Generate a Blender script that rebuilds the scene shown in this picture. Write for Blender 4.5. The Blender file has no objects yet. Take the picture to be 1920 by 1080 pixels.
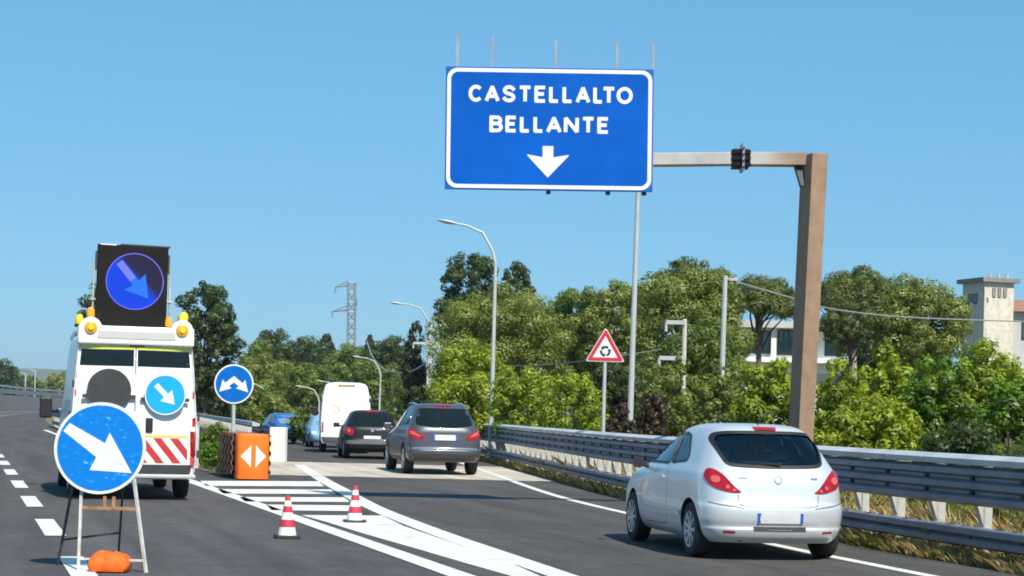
import bpy, bmesh, math, random
import numpy as np
from mathutils import Vector, Matrix
from mathutils.geometry import delaunay_2d_cdt
from mathutils.bvhtree import BVHTree
from mathutils import noise as mnoise

random.seed(7); RNG = np.random.default_rng(11)
S = bpy.context.scene
C = S.collection
R = math.radians

# ------------------------------------------------------------------ camera, sky, sun, exposure
F = 3500.0                      # focal length in pixels of the 1920 wide photograph
HC = 1.55                       # height of the lens above the road
HORIZON = 775.6
cam = bpy.data.cameras.new('camera')
cam.lens = F / 1920 * 36; cam.sensor_width = 36
cam.shift_y = (HORIZON - 540) / 1920
cam.clip_start = 0.1; cam.clip_end = 20000
cam_o = bpy.data.objects.new('camera', cam); C.objects.link(cam_o)
CR = Matrix.Rotation(R(90), 3, 'X') @ Matrix.Rotation(R(1.4), 3, 'Z')
cam_o.matrix_world = Matrix.Translation((0, 0, HC)) @ CR.to_4x4()
S.camera = cam_o

SUN_DIR = Vector((0.38, -0.80, 1.0)).normalized()       # towards the sun: high, behind the camera's right shoulder
w = bpy.data.worlds.new('World'); S.world = w; w.use_nodes = True
nt = w.node_tree; bg = nt.nodes['Background']
sky = nt.nodes.new('ShaderNodeTexSky'); sky.sky_type = 'NISHITA'; sky.sun_disc = False
sky.sun_elevation = math.asin(SUN_DIR.z); sky.sun_rotation = math.atan2(SUN_DIR.x, SUN_DIR.y)
sky.altitude = 0; sky.air_density = 1.0; sky.dust_density = 0.0; sky.ozone_density = 6.0
sp_ = nt.nodes.new('ShaderNodeSeparateColor'); cb_ = nt.nodes.new('ShaderNodeCombineColor')   # one tone curve for the whole sky, as the camera's own
nt.links.new(sky.outputs[0], sp_.inputs[0])
for i_, (g_, k_) in enumerate(((0.60, 0.340), (0.43, 0.570), (0.42, 0.765))):
    p_ = nt.nodes.new('ShaderNodeMath'); p_.operation = 'POWER'; p_.inputs[1].default_value = g_; nt.links.new(sp_.outputs[i_], p_.inputs[0])
    m_ = nt.nodes.new('ShaderNodeMath'); m_.operation = 'MULTIPLY'; m_.inputs[1].default_value = 10 * k_ * 10 ** -g_; nt.links.new(p_.outputs[0], m_.inputs[0])
    nt.links.new(m_.outputs[0], cb_.inputs[i_])
nt.links.new(cb_.outputs[0], bg.inputs[0]); bg.inputs[1].default_value = 0.10
sl = bpy.data.lights.new('sun', 'SUN'); sl.energy = 4.9; sl.angle = R(0.53); sl.color = (1, 0.925, 0.80)
so = bpy.data.objects.new('sun', sl); C.objects.link(so)
so.rotation_euler = SUN_DIR.to_track_quat('Z', 'Y').to_euler(); so.location = (20, -40, 60)
S.view_settings.view_transform = 'Standard'; S.view_settings.look = 'None'
S.view_settings.exposure = 0.35; S.view_settings.gamma = 1.0; S.view_settings.use_curve_mapping = False
S.render.engine = 'CYCLES'; S.cycles.filter_width = 1.8
S.cycles.max_bounces = 8; S.cycles.transparent_max_bounces = 12; S.cycles.transmission_bounces = 6

def ray(px, py):
    return CR @ Vector(((px - 960) / F, (HORIZON - py) / F, -1))
def G(px, py, z=0.0):           # where a photo pixel meets the horizontal plane z
    d = ray(px, py); t = (z - HC) / d.z
    return Vector((0, 0, HC)) + d * t
def P(px, py, Y):               # where a photo pixel lies at distance Y
    d = ray(px, py); t = Y / d.y
    return Vector((0, 0, HC)) + d * t

# ------------------------------------------------------------------ materials
def new_mat(name):
    m = bpy.data.materials.new(name); m.use_nodes = True
    return m, m.node_tree, m.node_tree.nodes['Principled BSDF']
def N(nt, t, **kw):
    n = nt.nodes.new(t)
    for k, v in kw.items():
        if k.startswith('i_'):
            key = k[2:]
            n.inputs[int(key) if key.isdigit() else key.replace('_', ' ')].default_value = v
        else: setattr(n, k, v)
    return n
def ramp(nt, fac, stops):
    r = nt.nodes.new('ShaderNodeValToRGB'); e = r.color_ramp.elements
    while len(e) < len(stops): e.new(0.5)
    for el, (p, c) in zip(e, stops):
        el.position = p; el.color = (*c, 1) if len(c) == 3 else c
    nt.links.new(fac, r.inputs[0]); return r
def noise(nt, scale, detail=4, rough=0.6, coord='Object', vec=None):
    n = nt.nodes.new('ShaderNodeTexNoise'); n.inputs['Scale'].default_value = scale
    n.inputs['Detail'].default_value = detail; n.inputs['Roughness'].default_value = rough
    if vec is None:
        tc = nt.nodes.new('ShaderNodeTexCoord'); vec = tc.outputs[coord]
    nt.links.new(vec, n.inputs['Vector']); return n
def mul(c, k): return tuple(min(1, x * k) for x in c)

def simple(name, col, rough=0.5, metal=0.0, var=0.12, scale=6.0, bump=0.0, coat=0.0, spec=None, bscale=None):
    m, nt, b = new_mat(name)
    n = noise(nt, scale)
    r = ramp(nt, n.outputs['Fac'], [(0.3, mul(col, 1 - var)), (0.7, mul(col, 1 + var))])
    nt.links.new(r.outputs[0], b.inputs['Base Color'])
    b.inputs['Roughness'].default_value = rough; b.inputs['Metallic'].default_value = metal
    if coat: b.inputs['Coat Weight'].default_value = coat; b.inputs['Coat Roughness'].default_value = 0.06
    if spec is not None: b.inputs['Specular IOR Level'].default_value = spec
    if bump:
        n2 = noise(nt, bscale or scale * 6)
        bp = N(nt, 'ShaderNodeBump', i_Strength=bump, i_Distance=0.02)
        nt.links.new(n2.outputs['Fac'], bp.inputs['Height']); nt.links.new(bp.outputs[0], b.inputs['Normal'])
    return m

def glass_mat(name, tint, mixf=0.75):
    m, nt, b = new_mat(name)
    out = nt.nodes['Material Output']
    tr = N(nt, 'ShaderNodeBsdfTransparent'); tr.inputs[0].default_value = (*tint, 1)
    gl = N(nt, 'ShaderNodeBsdfGlossy'); gl.inputs['Roughness'].default_value = 0.03
    gl.inputs['Color'].default_value = (0.95, 0.97, 1, 1)
    fr = N(nt, 'ShaderNodeFresnel', i_IOR=1.55)
    mx = N(nt, 'ShaderNodeMixShader')
    nt.links.new(fr.outputs[0], mx.inputs[0]); nt.links.new(tr.outputs[0], mx.inputs[1]); nt.links.new(gl.outputs[0], mx.inputs[2])
    nt.links.new(mx.outputs[0], out.inputs[0]); nt.nodes.remove(b)
    return m

def leaf_mat(name, dark, light, scale=0.6):
    m, nt, b = new_mat(name)
    out = nt.nodes['Material Output']
    at = N(nt, 'ShaderNodeAttribute'); at.attribute_name = 'tint'
    n = noise(nt, scale, 3)
    ad = N(nt, 'ShaderNodeMath', operation='ADD'); nt.links.new(at.outputs['Fac'], ad.inputs[0])
    m2 = N(nt, 'ShaderNodeMath', operation='MULTIPLY'); nt.links.new(n.outputs['Fac'], m2.inputs[0]); m2.inputs[1].default_value = 0.9
    nt.links.new(m2.outputs[0], ad.inputs[1])
    r = ramp(nt, ad.outputs[0], [(0.35, dark), (1.05 if False else 1.0, light)])
    df = N(nt, 'ShaderNodeBsdfDiffuse'); tl = N(nt, 'ShaderNodeBsdfTranslucent'); gl = N(nt, 'ShaderNodeBsdfGlossy')
    gl.inputs['Roughness'].default_value = 0.45; gl.inputs['Color'].default_value = (0.8, 0.85, 0.8, 1)
    nt.links.new(r.outputs[0], df.inputs[0])
    hs = N(nt, 'ShaderNodeHueSaturation', i_Hue=0.485, i_Saturation=1.1, i_Value=1.15)
    nt.links.new(r.outputs[0], hs.inputs['Color']); nt.links.new(hs.outputs[0], tl.inputs[0])
    mx = N(nt, 'ShaderNodeMixShader'); mx.inputs[0].default_value = 0.44
    nt.links.new(df.outputs[0], mx.inputs[1]); nt.links.new(tl.outputs[0], mx.inputs[2])
    m3 = N(nt, 'ShaderNodeMixShader'); m3.inputs[0].default_value = 0.028
    nt.links.new(mx.outputs[0], m3.inputs[1]); nt.links.new(gl.outputs[0], m3.inputs[2])
    nt.links.new(m3.outputs[0], out.inputs[0]); nt.nodes.remove(b)
    return m

def asphalt(name, base, seed=0.0):
    m, nt, b = new_mat(name)
    tc = N(nt, 'ShaderNodeTexCoord')
    mp = N(nt, 'ShaderNodeMapping'); mp.inputs['Location'].default_value = (seed, seed, 0)
    mp.inputs['Rotation'].default_value = (0, 0, R(-16)); nt.links.new(tc.outputs['Object'], mp.inputs[0])
    big = noise(nt, 0.35, 5, 0.6, vec=mp.outputs[0])
    mp2 = N(nt, 'ShaderNodeMapping'); mp2.inputs['Scale'].default_value = (1.6, 0.07, 1); nt.links.new(mp.outputs[0], mp2.inputs[0])
    streak = noise(nt, 1.0, 4, 0.6, vec=mp2.outputs[0])
    fine = noise(nt, 45, 3, 0.7, vec=mp.outputs[0])
    r1 = ramp(nt, big.outputs['Fac'], [(0.3, mul(base, 0.86)), (0.7, mul(base, 1.12))])
    r2 = ramp(nt, streak.outputs['Fac'], [(0.32, (0.74,) * 3), (0.68, (1.2,) * 3)])
    r3 = ramp(nt, fine.outputs['Fac'], [(0.35, (0.58,) * 3), (0.68, (1.48,) * 3)])
    mid_ = noise(nt, 2.6, 6, 0.72, vec=mp.outputs[0]); r4 = ramp(nt, mid_.outputs['Fac'], [(0.30, (0.78,) * 3), (0.5, (1.0,) * 3), (0.74, (1.22,) * 3)])
    m0 = N(nt, 'ShaderNodeMix', data_type='RGBA', blend_type='MULTIPLY'); m0.inputs[0].default_value = 1; nt.links.new(r3.outputs[0], m0.inputs[6]); nt.links.new(r4.outputs[0], m0.inputs[7])
    m1 = N(nt, 'ShaderNodeMix', data_type='RGBA', blend_type='MULTIPLY'); m1.inputs[0].default_value = 1
    m2 = N(nt, 'ShaderNodeMix', data_type='RGBA', blend_type='MULTIPLY'); m2.inputs[0].default_value = 1
    nt.links.new(r1.outputs[0], m1.inputs[6]); nt.links.new(r2.outputs[0], m1.inputs[7])
    nt.links.new(m1.outputs[2], m2.inputs[6]); nt.links.new(m0.outputs[2], m2.inputs[7])
    nt.links.new(m2.outputs[2], b.inputs['Base Color'])
    b.inputs['Roughness'].default_value = 0.88; b.inputs['Specular IOR Level'].default_value = 0.25
    bp = N(nt, 'ShaderNodeBump', i_Strength=0.5, i_Distance=0.01)
    nt.links.new(fine.outputs['Fac'], bp.inputs['Height']); nt.links.new(bp.outputs[0], b.inputs['Normal'])
    return m

def road_paint(name, col, wear=0.42):
    m, nt, b = new_mat(name)
    n1 = noise(nt, 2.2, 6, 0.7); n2 = noise(nt, 30, 3, 0.7)
    ad = N(nt, 'ShaderNodeMath', operation='MULTIPLY'); nt.links.new(n1.outputs['Fac'], ad.inputs[0]); nt.links.new(n2.outputs['Fac'], ad.inputs[1])
    r = ramp(nt, ad.outputs[0], [(0.13, mul(col, wear)), (0.20, mul(col, 0.82)), (0.42, col)])
    nt.links.new(r.outputs[0], b.inputs['Base Color']); b.inputs['Roughness'].default_value = 0.7
    return m

def streaked(name, col, dark, pale, rough=0.8):
    m, nt, b = new_mat(name)
    tc = N(nt, 'ShaderNodeTexCoord'); mp = N(nt, 'ShaderNodeMapping'); mp.inputs['Scale'].default_value = (4, 4, .5); nt.links.new(tc.outputs['Object'], mp.inputs[0])
    n1 = noise(nt, 1.0, 6, 0.65, vec=mp.outputs[0]); n2 = noise(nt, 5, 5, 0.6)
    r1 = ramp(nt, n1.outputs['Fac'], [(0.32, dark), (0.5, col), (0.68, pale)])
    r2 = ramp(nt, n2.outputs['Fac'], [(0.3, (0.82,) * 3), (0.7, (1.14,) * 3)])
    mx = N(nt, 'ShaderNodeMix', data_type='RGBA', blend_type='MULTIPLY'); mx.inputs[0].default_value = 1
    nt.links.new(r1.outputs[0], mx.inputs[6]); nt.links.new(r2.outputs[0], mx.inputs[7]); nt.links.new(mx.outputs[2], b.inputs['Base Color'])
    b.inputs['Roughness'].default_value = rough; b.inputs['Specular IOR Level'].default_value = 0.3
    return m

def scratched(name, col, wear_col, amount=0.60, scale=9):
    m, nt, b = new_mat(name)
    tc = N(nt, 'ShaderNodeTexCoord'); mp = N(nt, 'ShaderNodeMapping'); mp.inputs['Scale'].default_value = (1, 1, 1.8)
    mp.inputs['Rotation'].default_value = (0, R(35), 0); nt.links.new(tc.outputs['Object'], mp.inputs[0])
    n1 = noise(nt, scale, 4, 0.55, vec=mp.outputs[0])
    r = ramp(nt, n1.outputs['Fac'], [(amount - 0.12, col), (amount, mul(col, 1.25)), (amount + 0.07, wear_col)])
    nt.links.new(r.outputs[0], b.inputs['Base Color']); b.inputs['Roughness'].default_value = 0.5; b.inputs['Specular IOR Level'].default_value = 0.15
    return m

def emissive(name, col, strength, base=(0.01, 0.01, 0.02)):
    m, nt, b = new_mat(name)
    b.inputs['Base Color'].default_value = (*base, 1)
    b.inputs['Emission Color'].default_value = (*col, 1); b.inputs['Emission Strength'].default_value = strength
    b.inputs['Roughness'].default_value = 0.6; b.inputs['Specular IOR Level'].default_value = 0.05
    return m

M = {}
M['asphalt'] = asphalt('asphalt', (0.086, 0.079, 0.079))
M['asphalt_ramp'] = asphalt('asphalt_ramp', (0.080, 0.074, 0.070), 13)
M['concrete_road'] = asphalt('concrete_road', (0.50, 0.44, 0.365), 5)
M['paint'] = road_paint('road_paint', (0.80, 0.79, 0.74))
M['paint_old'] = road_paint('road_paint_old', (0.70, 0.68, 0.60), 0.25)
M['steel'] = simple('galvanised_steel', (0.36, 0.38, 0.41), 0.42, 0.55, 0.18, 2.5, 0.05)
M['steel_rail'] = simple('rail_steel', (0.20, 0.215, 0.25), 0.5, 0.3, 0.22, 1.6, 0.05)
M['steel_light'] = simple('light_steel', (0.46, 0.48, 0.49), 0.55, 0.15, 0.2, 1.5)
M['pole'] = simple('pole_paint', (0.44, 0.47, 0.465), 0.55, 0.1, 0.1, 2)
M['post_white'] = simple('post_steel', (0.46, 0.46, 0.43), 0.65, 0.0, 0.35, 3)
M['corten'] = streaked('weathered_steel', (0.30, 0.20, 0.132), (0.265, 0.172, 0.112), (0.33, 0.225, 0.155))
M['beam'] = simple('beam_steel', (0.46, 0.44, 0.42), 0.6, 0.2, 0.18, 2)
M['sign_blue'] = simple('sign_blue', (0.0005, 0.092, 0.455), 0.55, 0, 0.16, 0.9, spec=0.10)
M['sign_edge'] = simple('sign_edge', (0.002, 0.10, 0.40), 0.45, 0, 0.1, 4)
M['sign_white'] = simple('sign_white', (0.74, 0.76, 0.76), 0.4, 0, 0.03, 4)
M['disc_blue'] = simple('disc_blue', (0.002, 0.13, 0.50), 0.5, 0, 0.12, 3, spec=0.15)
M['disc_worn'] = scratched('worn_disc_blue', (0.003, 0.17, 0.56), (0.16, 0.46, 0.74), 0.655, 17)
M['disc_cyan'] = simple('disc_cyan', (0.008, 0.36, 0.68), 0.35, 0, 0.1, 4)
M['white_worn'] = scratched('worn_white', (0.64, 0.66, 0.66), (0.48, 0.45, 0.42), 0.64, 12)
M['red'] = simple('sign_red', (0.55, 0.03, 0.05), 0.4, 0, 0.1, 4)
M['black'] = simple('black_plastic', (0.014, 0.014, 0.016), 0.55, 0, 0.2, 8)
M['panel_black'] = simple('panel_black', (0.012, 0.011, 0.011), 0.7, 0, 0.25, 3, spec=0.12)
M['charcoal'] = simple('charcoal', (0.035, 0.036, 0.038), 0.6, 0, 0.2, 5)
M['grey_plastic'] = simple('grey_plastic', (0.10, 0.10, 0.105), 0.6, 0, 0.15, 5)
M['rubber'] = simple('rubber', (0.016, 0.016, 0.017), 0.8, 0, 0.25, 14)
M['rim'] = simple('rim_alloy', (0.50, 0.51, 0.53), 0.35, 0.6, 0.1, 8)
M['silver'] = simple('silver_paint', (0.63, 0.665, 0.68), 0.36, 0.40, 0.04, 3, coat=0.4)
M['greyblue'] = simple('grey_blue_paint', (0.068, 0.077, 0.095), 0.38, 0.3, 0.05, 3, coat=0.4)
M['blackcar'] = simple('black_paint', (0.008, 0.009, 0.010), 0.4, 0.0, 0.1, 3, coat=0.25, spec=0.3)
M['whitevan'] = simple('white_van_paint', (0.82, 0.82, 0.81), 0.4, 0, 0.03, 2, coat=0.5)
M['servicevan'] = simple('service_van_paint', (0.80, 0.79, 0.76), 0.42, 0, 0.05, 2.5, coat=0.4)
M['bluecar'] = simple('blue_car_paint', (0.02, 0.14, 0.45), 0.35, 0.2, 0.08, 3, coat=0.8)
M['palecar'] = simple('pale_blue_paint', (0.25, 0.45, 0.62), 0.4, 0.2, 0.08, 3, coat=0.6)
M['glass_dark'] = simple('dark_glass', (0.008, 0.012, 0.013), 0.06, 0, 0.2, 3, spec=0.4)
M['glass_bluish'] = simple('bluish_glass', (0.20, 0.24, 0.34), 0.12, 0, 0.2, 3, spec=0.8)
M['glass'] = glass_mat('tinted_glass', (0.78, 0.88, 0.87))
M['glass_side'] = glass_mat('side_glass', (0.70, 0.82, 0.84))
M['cabin'] = simple('cabin_trim', (0.045, 0.047, 0.05), 0.8, 0, 0.2, 6)
M['seat'] = simple('seat_cloth', (0.34, 0.35, 0.36), 0.9, 0, 0.2, 20)
M['lamp_red'] = simple('tail_lamp_red', (0.33, 0.004, 0.010), 0.18, 0, 0.35, 14, coat=0.35)
M['lamp_pink'] = simple('tail_lamp_lens', (0.60, 0.10, 0.09), 0.2, 0, 0.2, 12, coat=0.3)
M['lamp_amber'] = simple('amber_lens', (0.85, 0.36, 0.01), 0.2, 0, 0.12, 12, coat=0.8)
M['lamp_yellow'] = simple('yellow_lens', (0.85, 0.62, 0.02), 0.2, 0, 0.12, 12, coat=0.8)
M['chrome'] = simple('chrome', (0.75, 0.76, 0.78), 0.15, 0.9, 0.05, 5)
M['plate'] = simple('plate_white', (0.60, 0.61, 0.60), 0.4, 0, 0.05, 14)
M['plate_blue'] = simple('plate_blue', (0.02, 0.10, 0.42), 0.4, 0, 0.05, 14)
M['hi_yellow'] = simple('reflective_yellow', (0.62, 0.70, 0.05), 0.4, 0, 0.1, 8)
M['strip_yellow'] = simple('strip_yellow', (0.80, 0.55, 0.12), 0.4, 0, 0.1, 8)
M['chev_red'] = simple('chevron_red', (0.48, 0.035, 0.035), 0.4, 0, 0.18, 8)
M['chev_white'] = simple('chevron_white', (0.80, 0.77, 0.72), 0.4, 0, 0.1, 8)
M['cone_red'] = simple('cone_red', (0.55, 0.035, 0.06), 0.5, 0, 0.15, 10)
M['cone_white'] = simple('cone_white', (0.80, 0.78, 0.74), 0.5, 0, 0.08, 14)
M['orange'] = simple('orange_plastic', (0.88, 0.155, 0.003), 0.5, 0, 0.12, 2.5)
M['bag'] = simple('orange_bag', (0.80, 0.125, 0.008), 0.75, 0, 0.25, 9, 0.4, bscale=22)
M['fender'] = simple('fender_panel', (0.34, 0.13, 0.06), 0.7, 0.0, 0.3, 4, spec=0.2)
M['rust'] = simple('rust', (0.36, 0.20, 0.10), 0.85, 0, 0.4, 9)
M['stand_pale'] = simple('stand_pale', (0.62, 0.60, 0.55), 0.6, 0.1, 0.25, 9)
M['stand_dark'] = simple('stand_dark', (0.05, 0.05, 0.055), 0.6, 0.1, 0.25, 9)
M['wall_white'] = simple('wall_white', (0.80, 0.80, 0.77), 0.8, 0, 0.06, 1.5)
M['wall_grey'] = simple('wall_grey', (0.50, 0.50, 0.48), 0.8, 0, 0.12, 1.2)
M['wall_beige'] = streaked('wall_beige', (0.62, 0.565, 0.47), (0.53, 0.48, 0.40), (0.66, 0.61, 0.52))
M['slab'] = simple('roof_slab', (0.22, 0.21, 0.21), 0.85, 0, 0.2, 2)
M['tile'] = simple('roof_tile', (0.30, 0.15, 0.10), 0.85, 0, 0.3, 3)
M['window'] = simple('window_glass', (0.05, 0.10, 0.11), 0.08, 0, 0.3, 1.5, spec=0.8)
M['wframe'] = simple('window_frame', (0.04, 0.06, 0.06), 0.5, 0, 0.1, 4)
M['concrete'] = simple('concrete', (0.50, 0.48, 0.45), 0.9, 0, 0.15, 1.2, 0.2)
M['cream'] = simple('cream_block', (0.78, 0.74, 0.66), 0.8, 0, 0.08, 2)
M['wire'] = simple('wire', (0.30, 0.31, 0.32), 0.6, 0.2, 0.1, 3)
M['bark'] = simple('bark', (0.13, 0.10, 0.075), 0.95, 0, 0.35, 5, 0.6)
M['bark_pale'] = simple('pale_bark', (0.34, 0.30, 0.26), 0.95, 0, 0.3, 5, 0.6)
M['tan_print'] = simple('tan_print', (0.62, 0.52, 0.42), 0.5, 0, 0.2, 20)

# ------------------------------------------------------------------ building helpers
def link(name, me, mats, parent=None, loc=None):
    o = bpy.data.objects.new(name, me)
    for m in (mats if isinstance(mats, (list, tuple)) else [mats]): 
        if m is not None: me.materials.append(m)
    C.objects.link(o)
    if parent is not None: o.parent = parent
    if loc is not None: o.location = loc
    return o
def tag(o, label=None, cat=None, group=None, kind=None):
    if label: o['label'] = label
    if cat: o['category'] = cat
    if group: o['group'] = group
    if kind: o['kind'] = kind
    return o
def thing(name, label, cat, loc=(0, 0, 0), rz=0.0, group=None):
    o = bpy.data.objects.new(name, None); C.objects.link(o); o.empty_display_size = 0.2
    o.location = loc; o.rotation_euler = (0, 0, rz)
    return tag(o, label, cat, group)
def copy_tree(o, parent=None):
    c = o.copy(); C.objects.link(c); c.parent = parent
    for ch in list(o.children): copy_tree(ch, c)
    return c

class MB:
    def __init__(self): self.v = []; self.f = []; self.m = []; self.mi = 0
    def add(self, vs, fs):
        b = len(self.v); self.v += [tuple(v) for v in vs]
        for f in fs: self.f.append(tuple(i + b for i in f)); self.m.append(self.mi)
        return self
    def mat(self, i): self.mi = i; return self
    def box(self, c, s, rz=0, rx=0, ry=0):
        cx, cy, cz = c; hx, hy, hz = s[0] / 2, s[1] / 2, s[2] / 2
        rot = Matrix.Rotation(rz, 3, 'Z') @ Matrix.Rotation(ry, 3, 'Y') @ Matrix.Rotation(rx, 3, 'X')
        vs = [Vector(c) + rot @ Vector((sx * hx, sy * hy, sz * hz)) for sz in (-1, 1) for sy in (-1, 1) for sx in (-1, 1)]
        return self.add(vs, [(0, 2, 3, 1), (4, 5, 7, 6), (0, 1, 5, 4), (2, 6, 7, 3), (0, 4, 6, 2), (1, 3, 7, 5)])
    def bar(self, a, b, wx, wy, up=(0, 0, 1)):
        a = Vector(a); b = Vector(b); d = (b - a).normalized()
        x = d.cross(Vector(up))
        if x.length < 1e-4: x = d.cross(Vector((0, 1, 0)))
        x.normalize(); y = x.cross(d)
        vs = []
        for p in (a, b):
            for sx, sy in ((-1, -1), (1, -1), (1, 1), (-1, 1)): vs.append(p + x * sx * wx / 2 + y * sy * wy / 2)
        return self.add(vs, [(0, 1, 2, 3), (7, 6, 5, 4)] + [((i + 1) % 4, i, i + 4, (i + 1) % 4 + 4) for i in range(4)])
    def tube(self, pts, r, n=8, cap=True):
        pts = [Vector(p) for p in pts]; rs = r if isinstance(r, (list, tuple)) else [r] * len(pts)
        ref = None; vs = []; fs = []
        for i, p in enumerate(pts):
            d = (pts[min(i + 1, len(pts) - 1)] - pts[max(i - 1, 0)]).normalized()
            if ref is None:
                ref = d.cross(Vector((0, 1, 0.013)))
                if ref.length < 1e-3: ref = d.cross(Vector((1, 0, 0)))
            ref = (ref - d * ref.dot(d)).normalized(); q = d.cross(ref)
            for k in range(n):
                a = 2 * math.pi * k / n
                vs.append(p + (ref * math.cos(a) + q * math.sin(a)) * rs[i])
        for i in range(len(pts) - 1):
            for k in range(n):
                a = i * n + k; b = i * n + (k + 1) % n
                fs.append((a, b, b + n, a + n))
        if cap: fs.append(tuple(range(n - 1, -1, -1))); fs.append(tuple(range((len(pts) - 1) * n, len(pts) * n)))
        return self.add(vs, fs)
    def lathe(self, prof, n=24, axis='Z', org=(0, 0, 0), cap=True):    # prof: (r, h)
        vs = []; fs = []; o = Vector(org)
        for r, h in prof:
            for k in range(n):
                a = 2 * math.pi * k / n; c, s = r * math.cos(a), r * math.sin(a)
                v = {'Z': (c, s, h), 'X': (h, c, s), 'Y': (s, h, c)}[axis]
                vs.append(o + Vector(v))
        for i in range(len(prof) - 1):
            for k in range(n):
                fs.append((i * n + k, i * n + (k + 1) % n, (i + 1) * n + (k + 1) % n, (i + 1) * n + k))
        if cap: fs.append(tuple(range(n - 1, -1, -1))); fs.append(tuple(range((len(prof) - 1) * n, len(prof) * n)))
        return self.add(vs, fs)
    def prism(self, poly, y0, y1, frame=None):               # poly in (x, z); extruded from y0 (front) to y1
        n = len(poly)
        fr = frame or (lambda x, y, z: (x, y, z))
        vs = [fr(x, y0, z) for x, z in poly] + [fr(x, y1, z) for x, z in poly]
        return self.add(vs, [tuple(range(n)), tuple(range(2 * n - 1, n - 1, -1))] + [((i + 1) % n, i, i + n, (i + 1) % n + n) for i in range(n)])
    def ring(self, outer, inner, y0, y1):                    # a frame between two loops with the same count
        n = len(outer)
        vs = [(x, y0, z) for x, z in outer] + [(x, y0, z) for x, z in inner] + [(x, y1, z) for x, z in outer] + [(x, y1, z) for x, z in inner]
        fs = []
        for i in range(n):
            j = (i + 1) % n
            fs += [(i, j, n + j, n + i), (2 * n + j, 2 * n + i, 3 * n + i, 3 * n + j), (j, i, 2 * n + i, 2 * n + j), (n + i, n + j, 3 * n + j, 3 * n + i)]
        return self.add(vs, fs)
    def mesh(self, name, smooth=False, fix=True, angle=35):
        me = bpy.data.meshes.new(name); me.from_pydata(self.v, [], self.f)
        me.polygons.foreach_set('material_index', self.m)
        if fix:
            bm = bmesh.new(); bm.from_mesh(me); bmesh.ops.recalc_face_normals(bm, faces=bm.faces); bm.to_mesh(me); bm.free()
        me.update()
        if smooth:
            me.polygons.foreach_set('use_smooth', [True] * len(me.polygons)); me.set_sharp_from_angle(angle=R(angle))
        return me
    def build(self, name, mats, parent=None, smooth=False, loc=None, bevel=0.0, angle=35):
        o = link(name, self.mesh(name, smooth, angle=angle), mats, parent, loc)
        if bevel:
            md = o.modifiers.new('bevel', 'BEVEL'); md.width = bevel; md.segments = 2; md.limit_method = 'ANGLE'
        return o

def circle(r, n=40, cx=0, cz=0, a0=0): return [(cx + r * math.cos(a0 + 2 * math.pi * i / n), cz + r * math.sin(a0 + 2 * math.pi * i / n)) for i in range(n)]
def rrect(w, h, r, n=6, cx=0, cz=0):
    pts = []
    for qx, qz, a in ((1, 1, 0), (-1, 1, 90), (-1, -1, 180), (1, -1, 270)):
        for i in range(n + 1):
            t = R(a + 90 * i / n)
            pts.append((cx + qx * (w / 2 - r) + r * math.cos(t), cz + qz * (h / 2 - r) + r * math.sin(t)))
    return pts
def rot2(poly, ang, cx=0, cz=0):
    c, s = math.cos(ang), math.sin(ang)
    return [(cx + x * c - z * s, cz + x * s + z * c) for x, z in poly]
ARROW = lambda L, wd, hl, hw: [(-L / 2, -wd / 2), (L / 2 - hl, -wd / 2), (L / 2 - hl, -hw / 2), (L / 2, 0), (L / 2 - hl, hw / 2), (L / 2 - hl, wd / 2), (-L / 2, wd / 2)]

def crom(p, k=6, closed=False):
    n = len(p); out = []
    g = (lambda i: p[i % n]) if closed else (lambda i: p[min(max(i, 0), n - 1)])
    for i in range(n if closed else n - 1):
        p0, p1, p2, p3 = g(i - 1), g(i), g(i + 1), g(i + 2)
        for j in range(k):
            t = j / k
            out.append(tuple(0.5 * (2 * b + (c - a) * t + (2 * a - 5 * b + 4 * c - d) * t * t + (3 * b - a - 3 * c + d) * t ** 3) for a, b, c, d in zip(p0, p1, p2, p3)))
    if not closed: out.append(tuple(p[-1]))
    return out

def fast_mesh(name, V, Fq, tint=None, normals=None):
    me = bpy.data.meshes.new(name)
    k = Fq.shape[1]
    me.vertices.add(len(V)); me.vertices.foreach_set('co', V.astype(np.float32).ravel())
    me.loops.add(Fq.size); me.loops.foreach_set('vertex_index', Fq.astype(np.int32).ravel())
    me.polygons.add(len(Fq)); me.polygons.foreach_set('loop_start', np.arange(0, Fq.size, k, dtype=np.int32))
    me.update(calc_edges=True)
    if tint is not None:
        a = me.attributes.new('tint', 'FLOAT', 'FACE'); a.data.foreach_set('value', tint.astype(np.float32))
    if normals is not None:
        me.polygons.foreach_set('use_smooth', np.ones(len(Fq), dtype=bool)); me.normals_split_custom_set_from_vertices(normals.astype(np.float32))
    return me

# ------------------------------------------------------------------ the setting: ground, roads, markings
SL = 0.296                                     # the main road heads off to the left by this much per metre
A0 = G(370, 907)
def AX(y):
    x = A0.x - SL * (min(y, 92) - A0.y)
    if y > 92: u = min(y, 520) - 92; x -= SL * u - 0.00060 * u * u / 2
    return x
_E = crom([(2, 9.6), (10, 7.6), (19.7, 5.2), (24, 4.2), (34.3, 2.16), (47.5, 0.54), (60, -1.0), (80, -4.2), (115, -11.0)], 10)
_Ey = [p[0] for p in _E]; _Ex = [p[1] for p in _E]
def EX(y): return float(np.interp(y, _Ey, _Ex))

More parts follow.
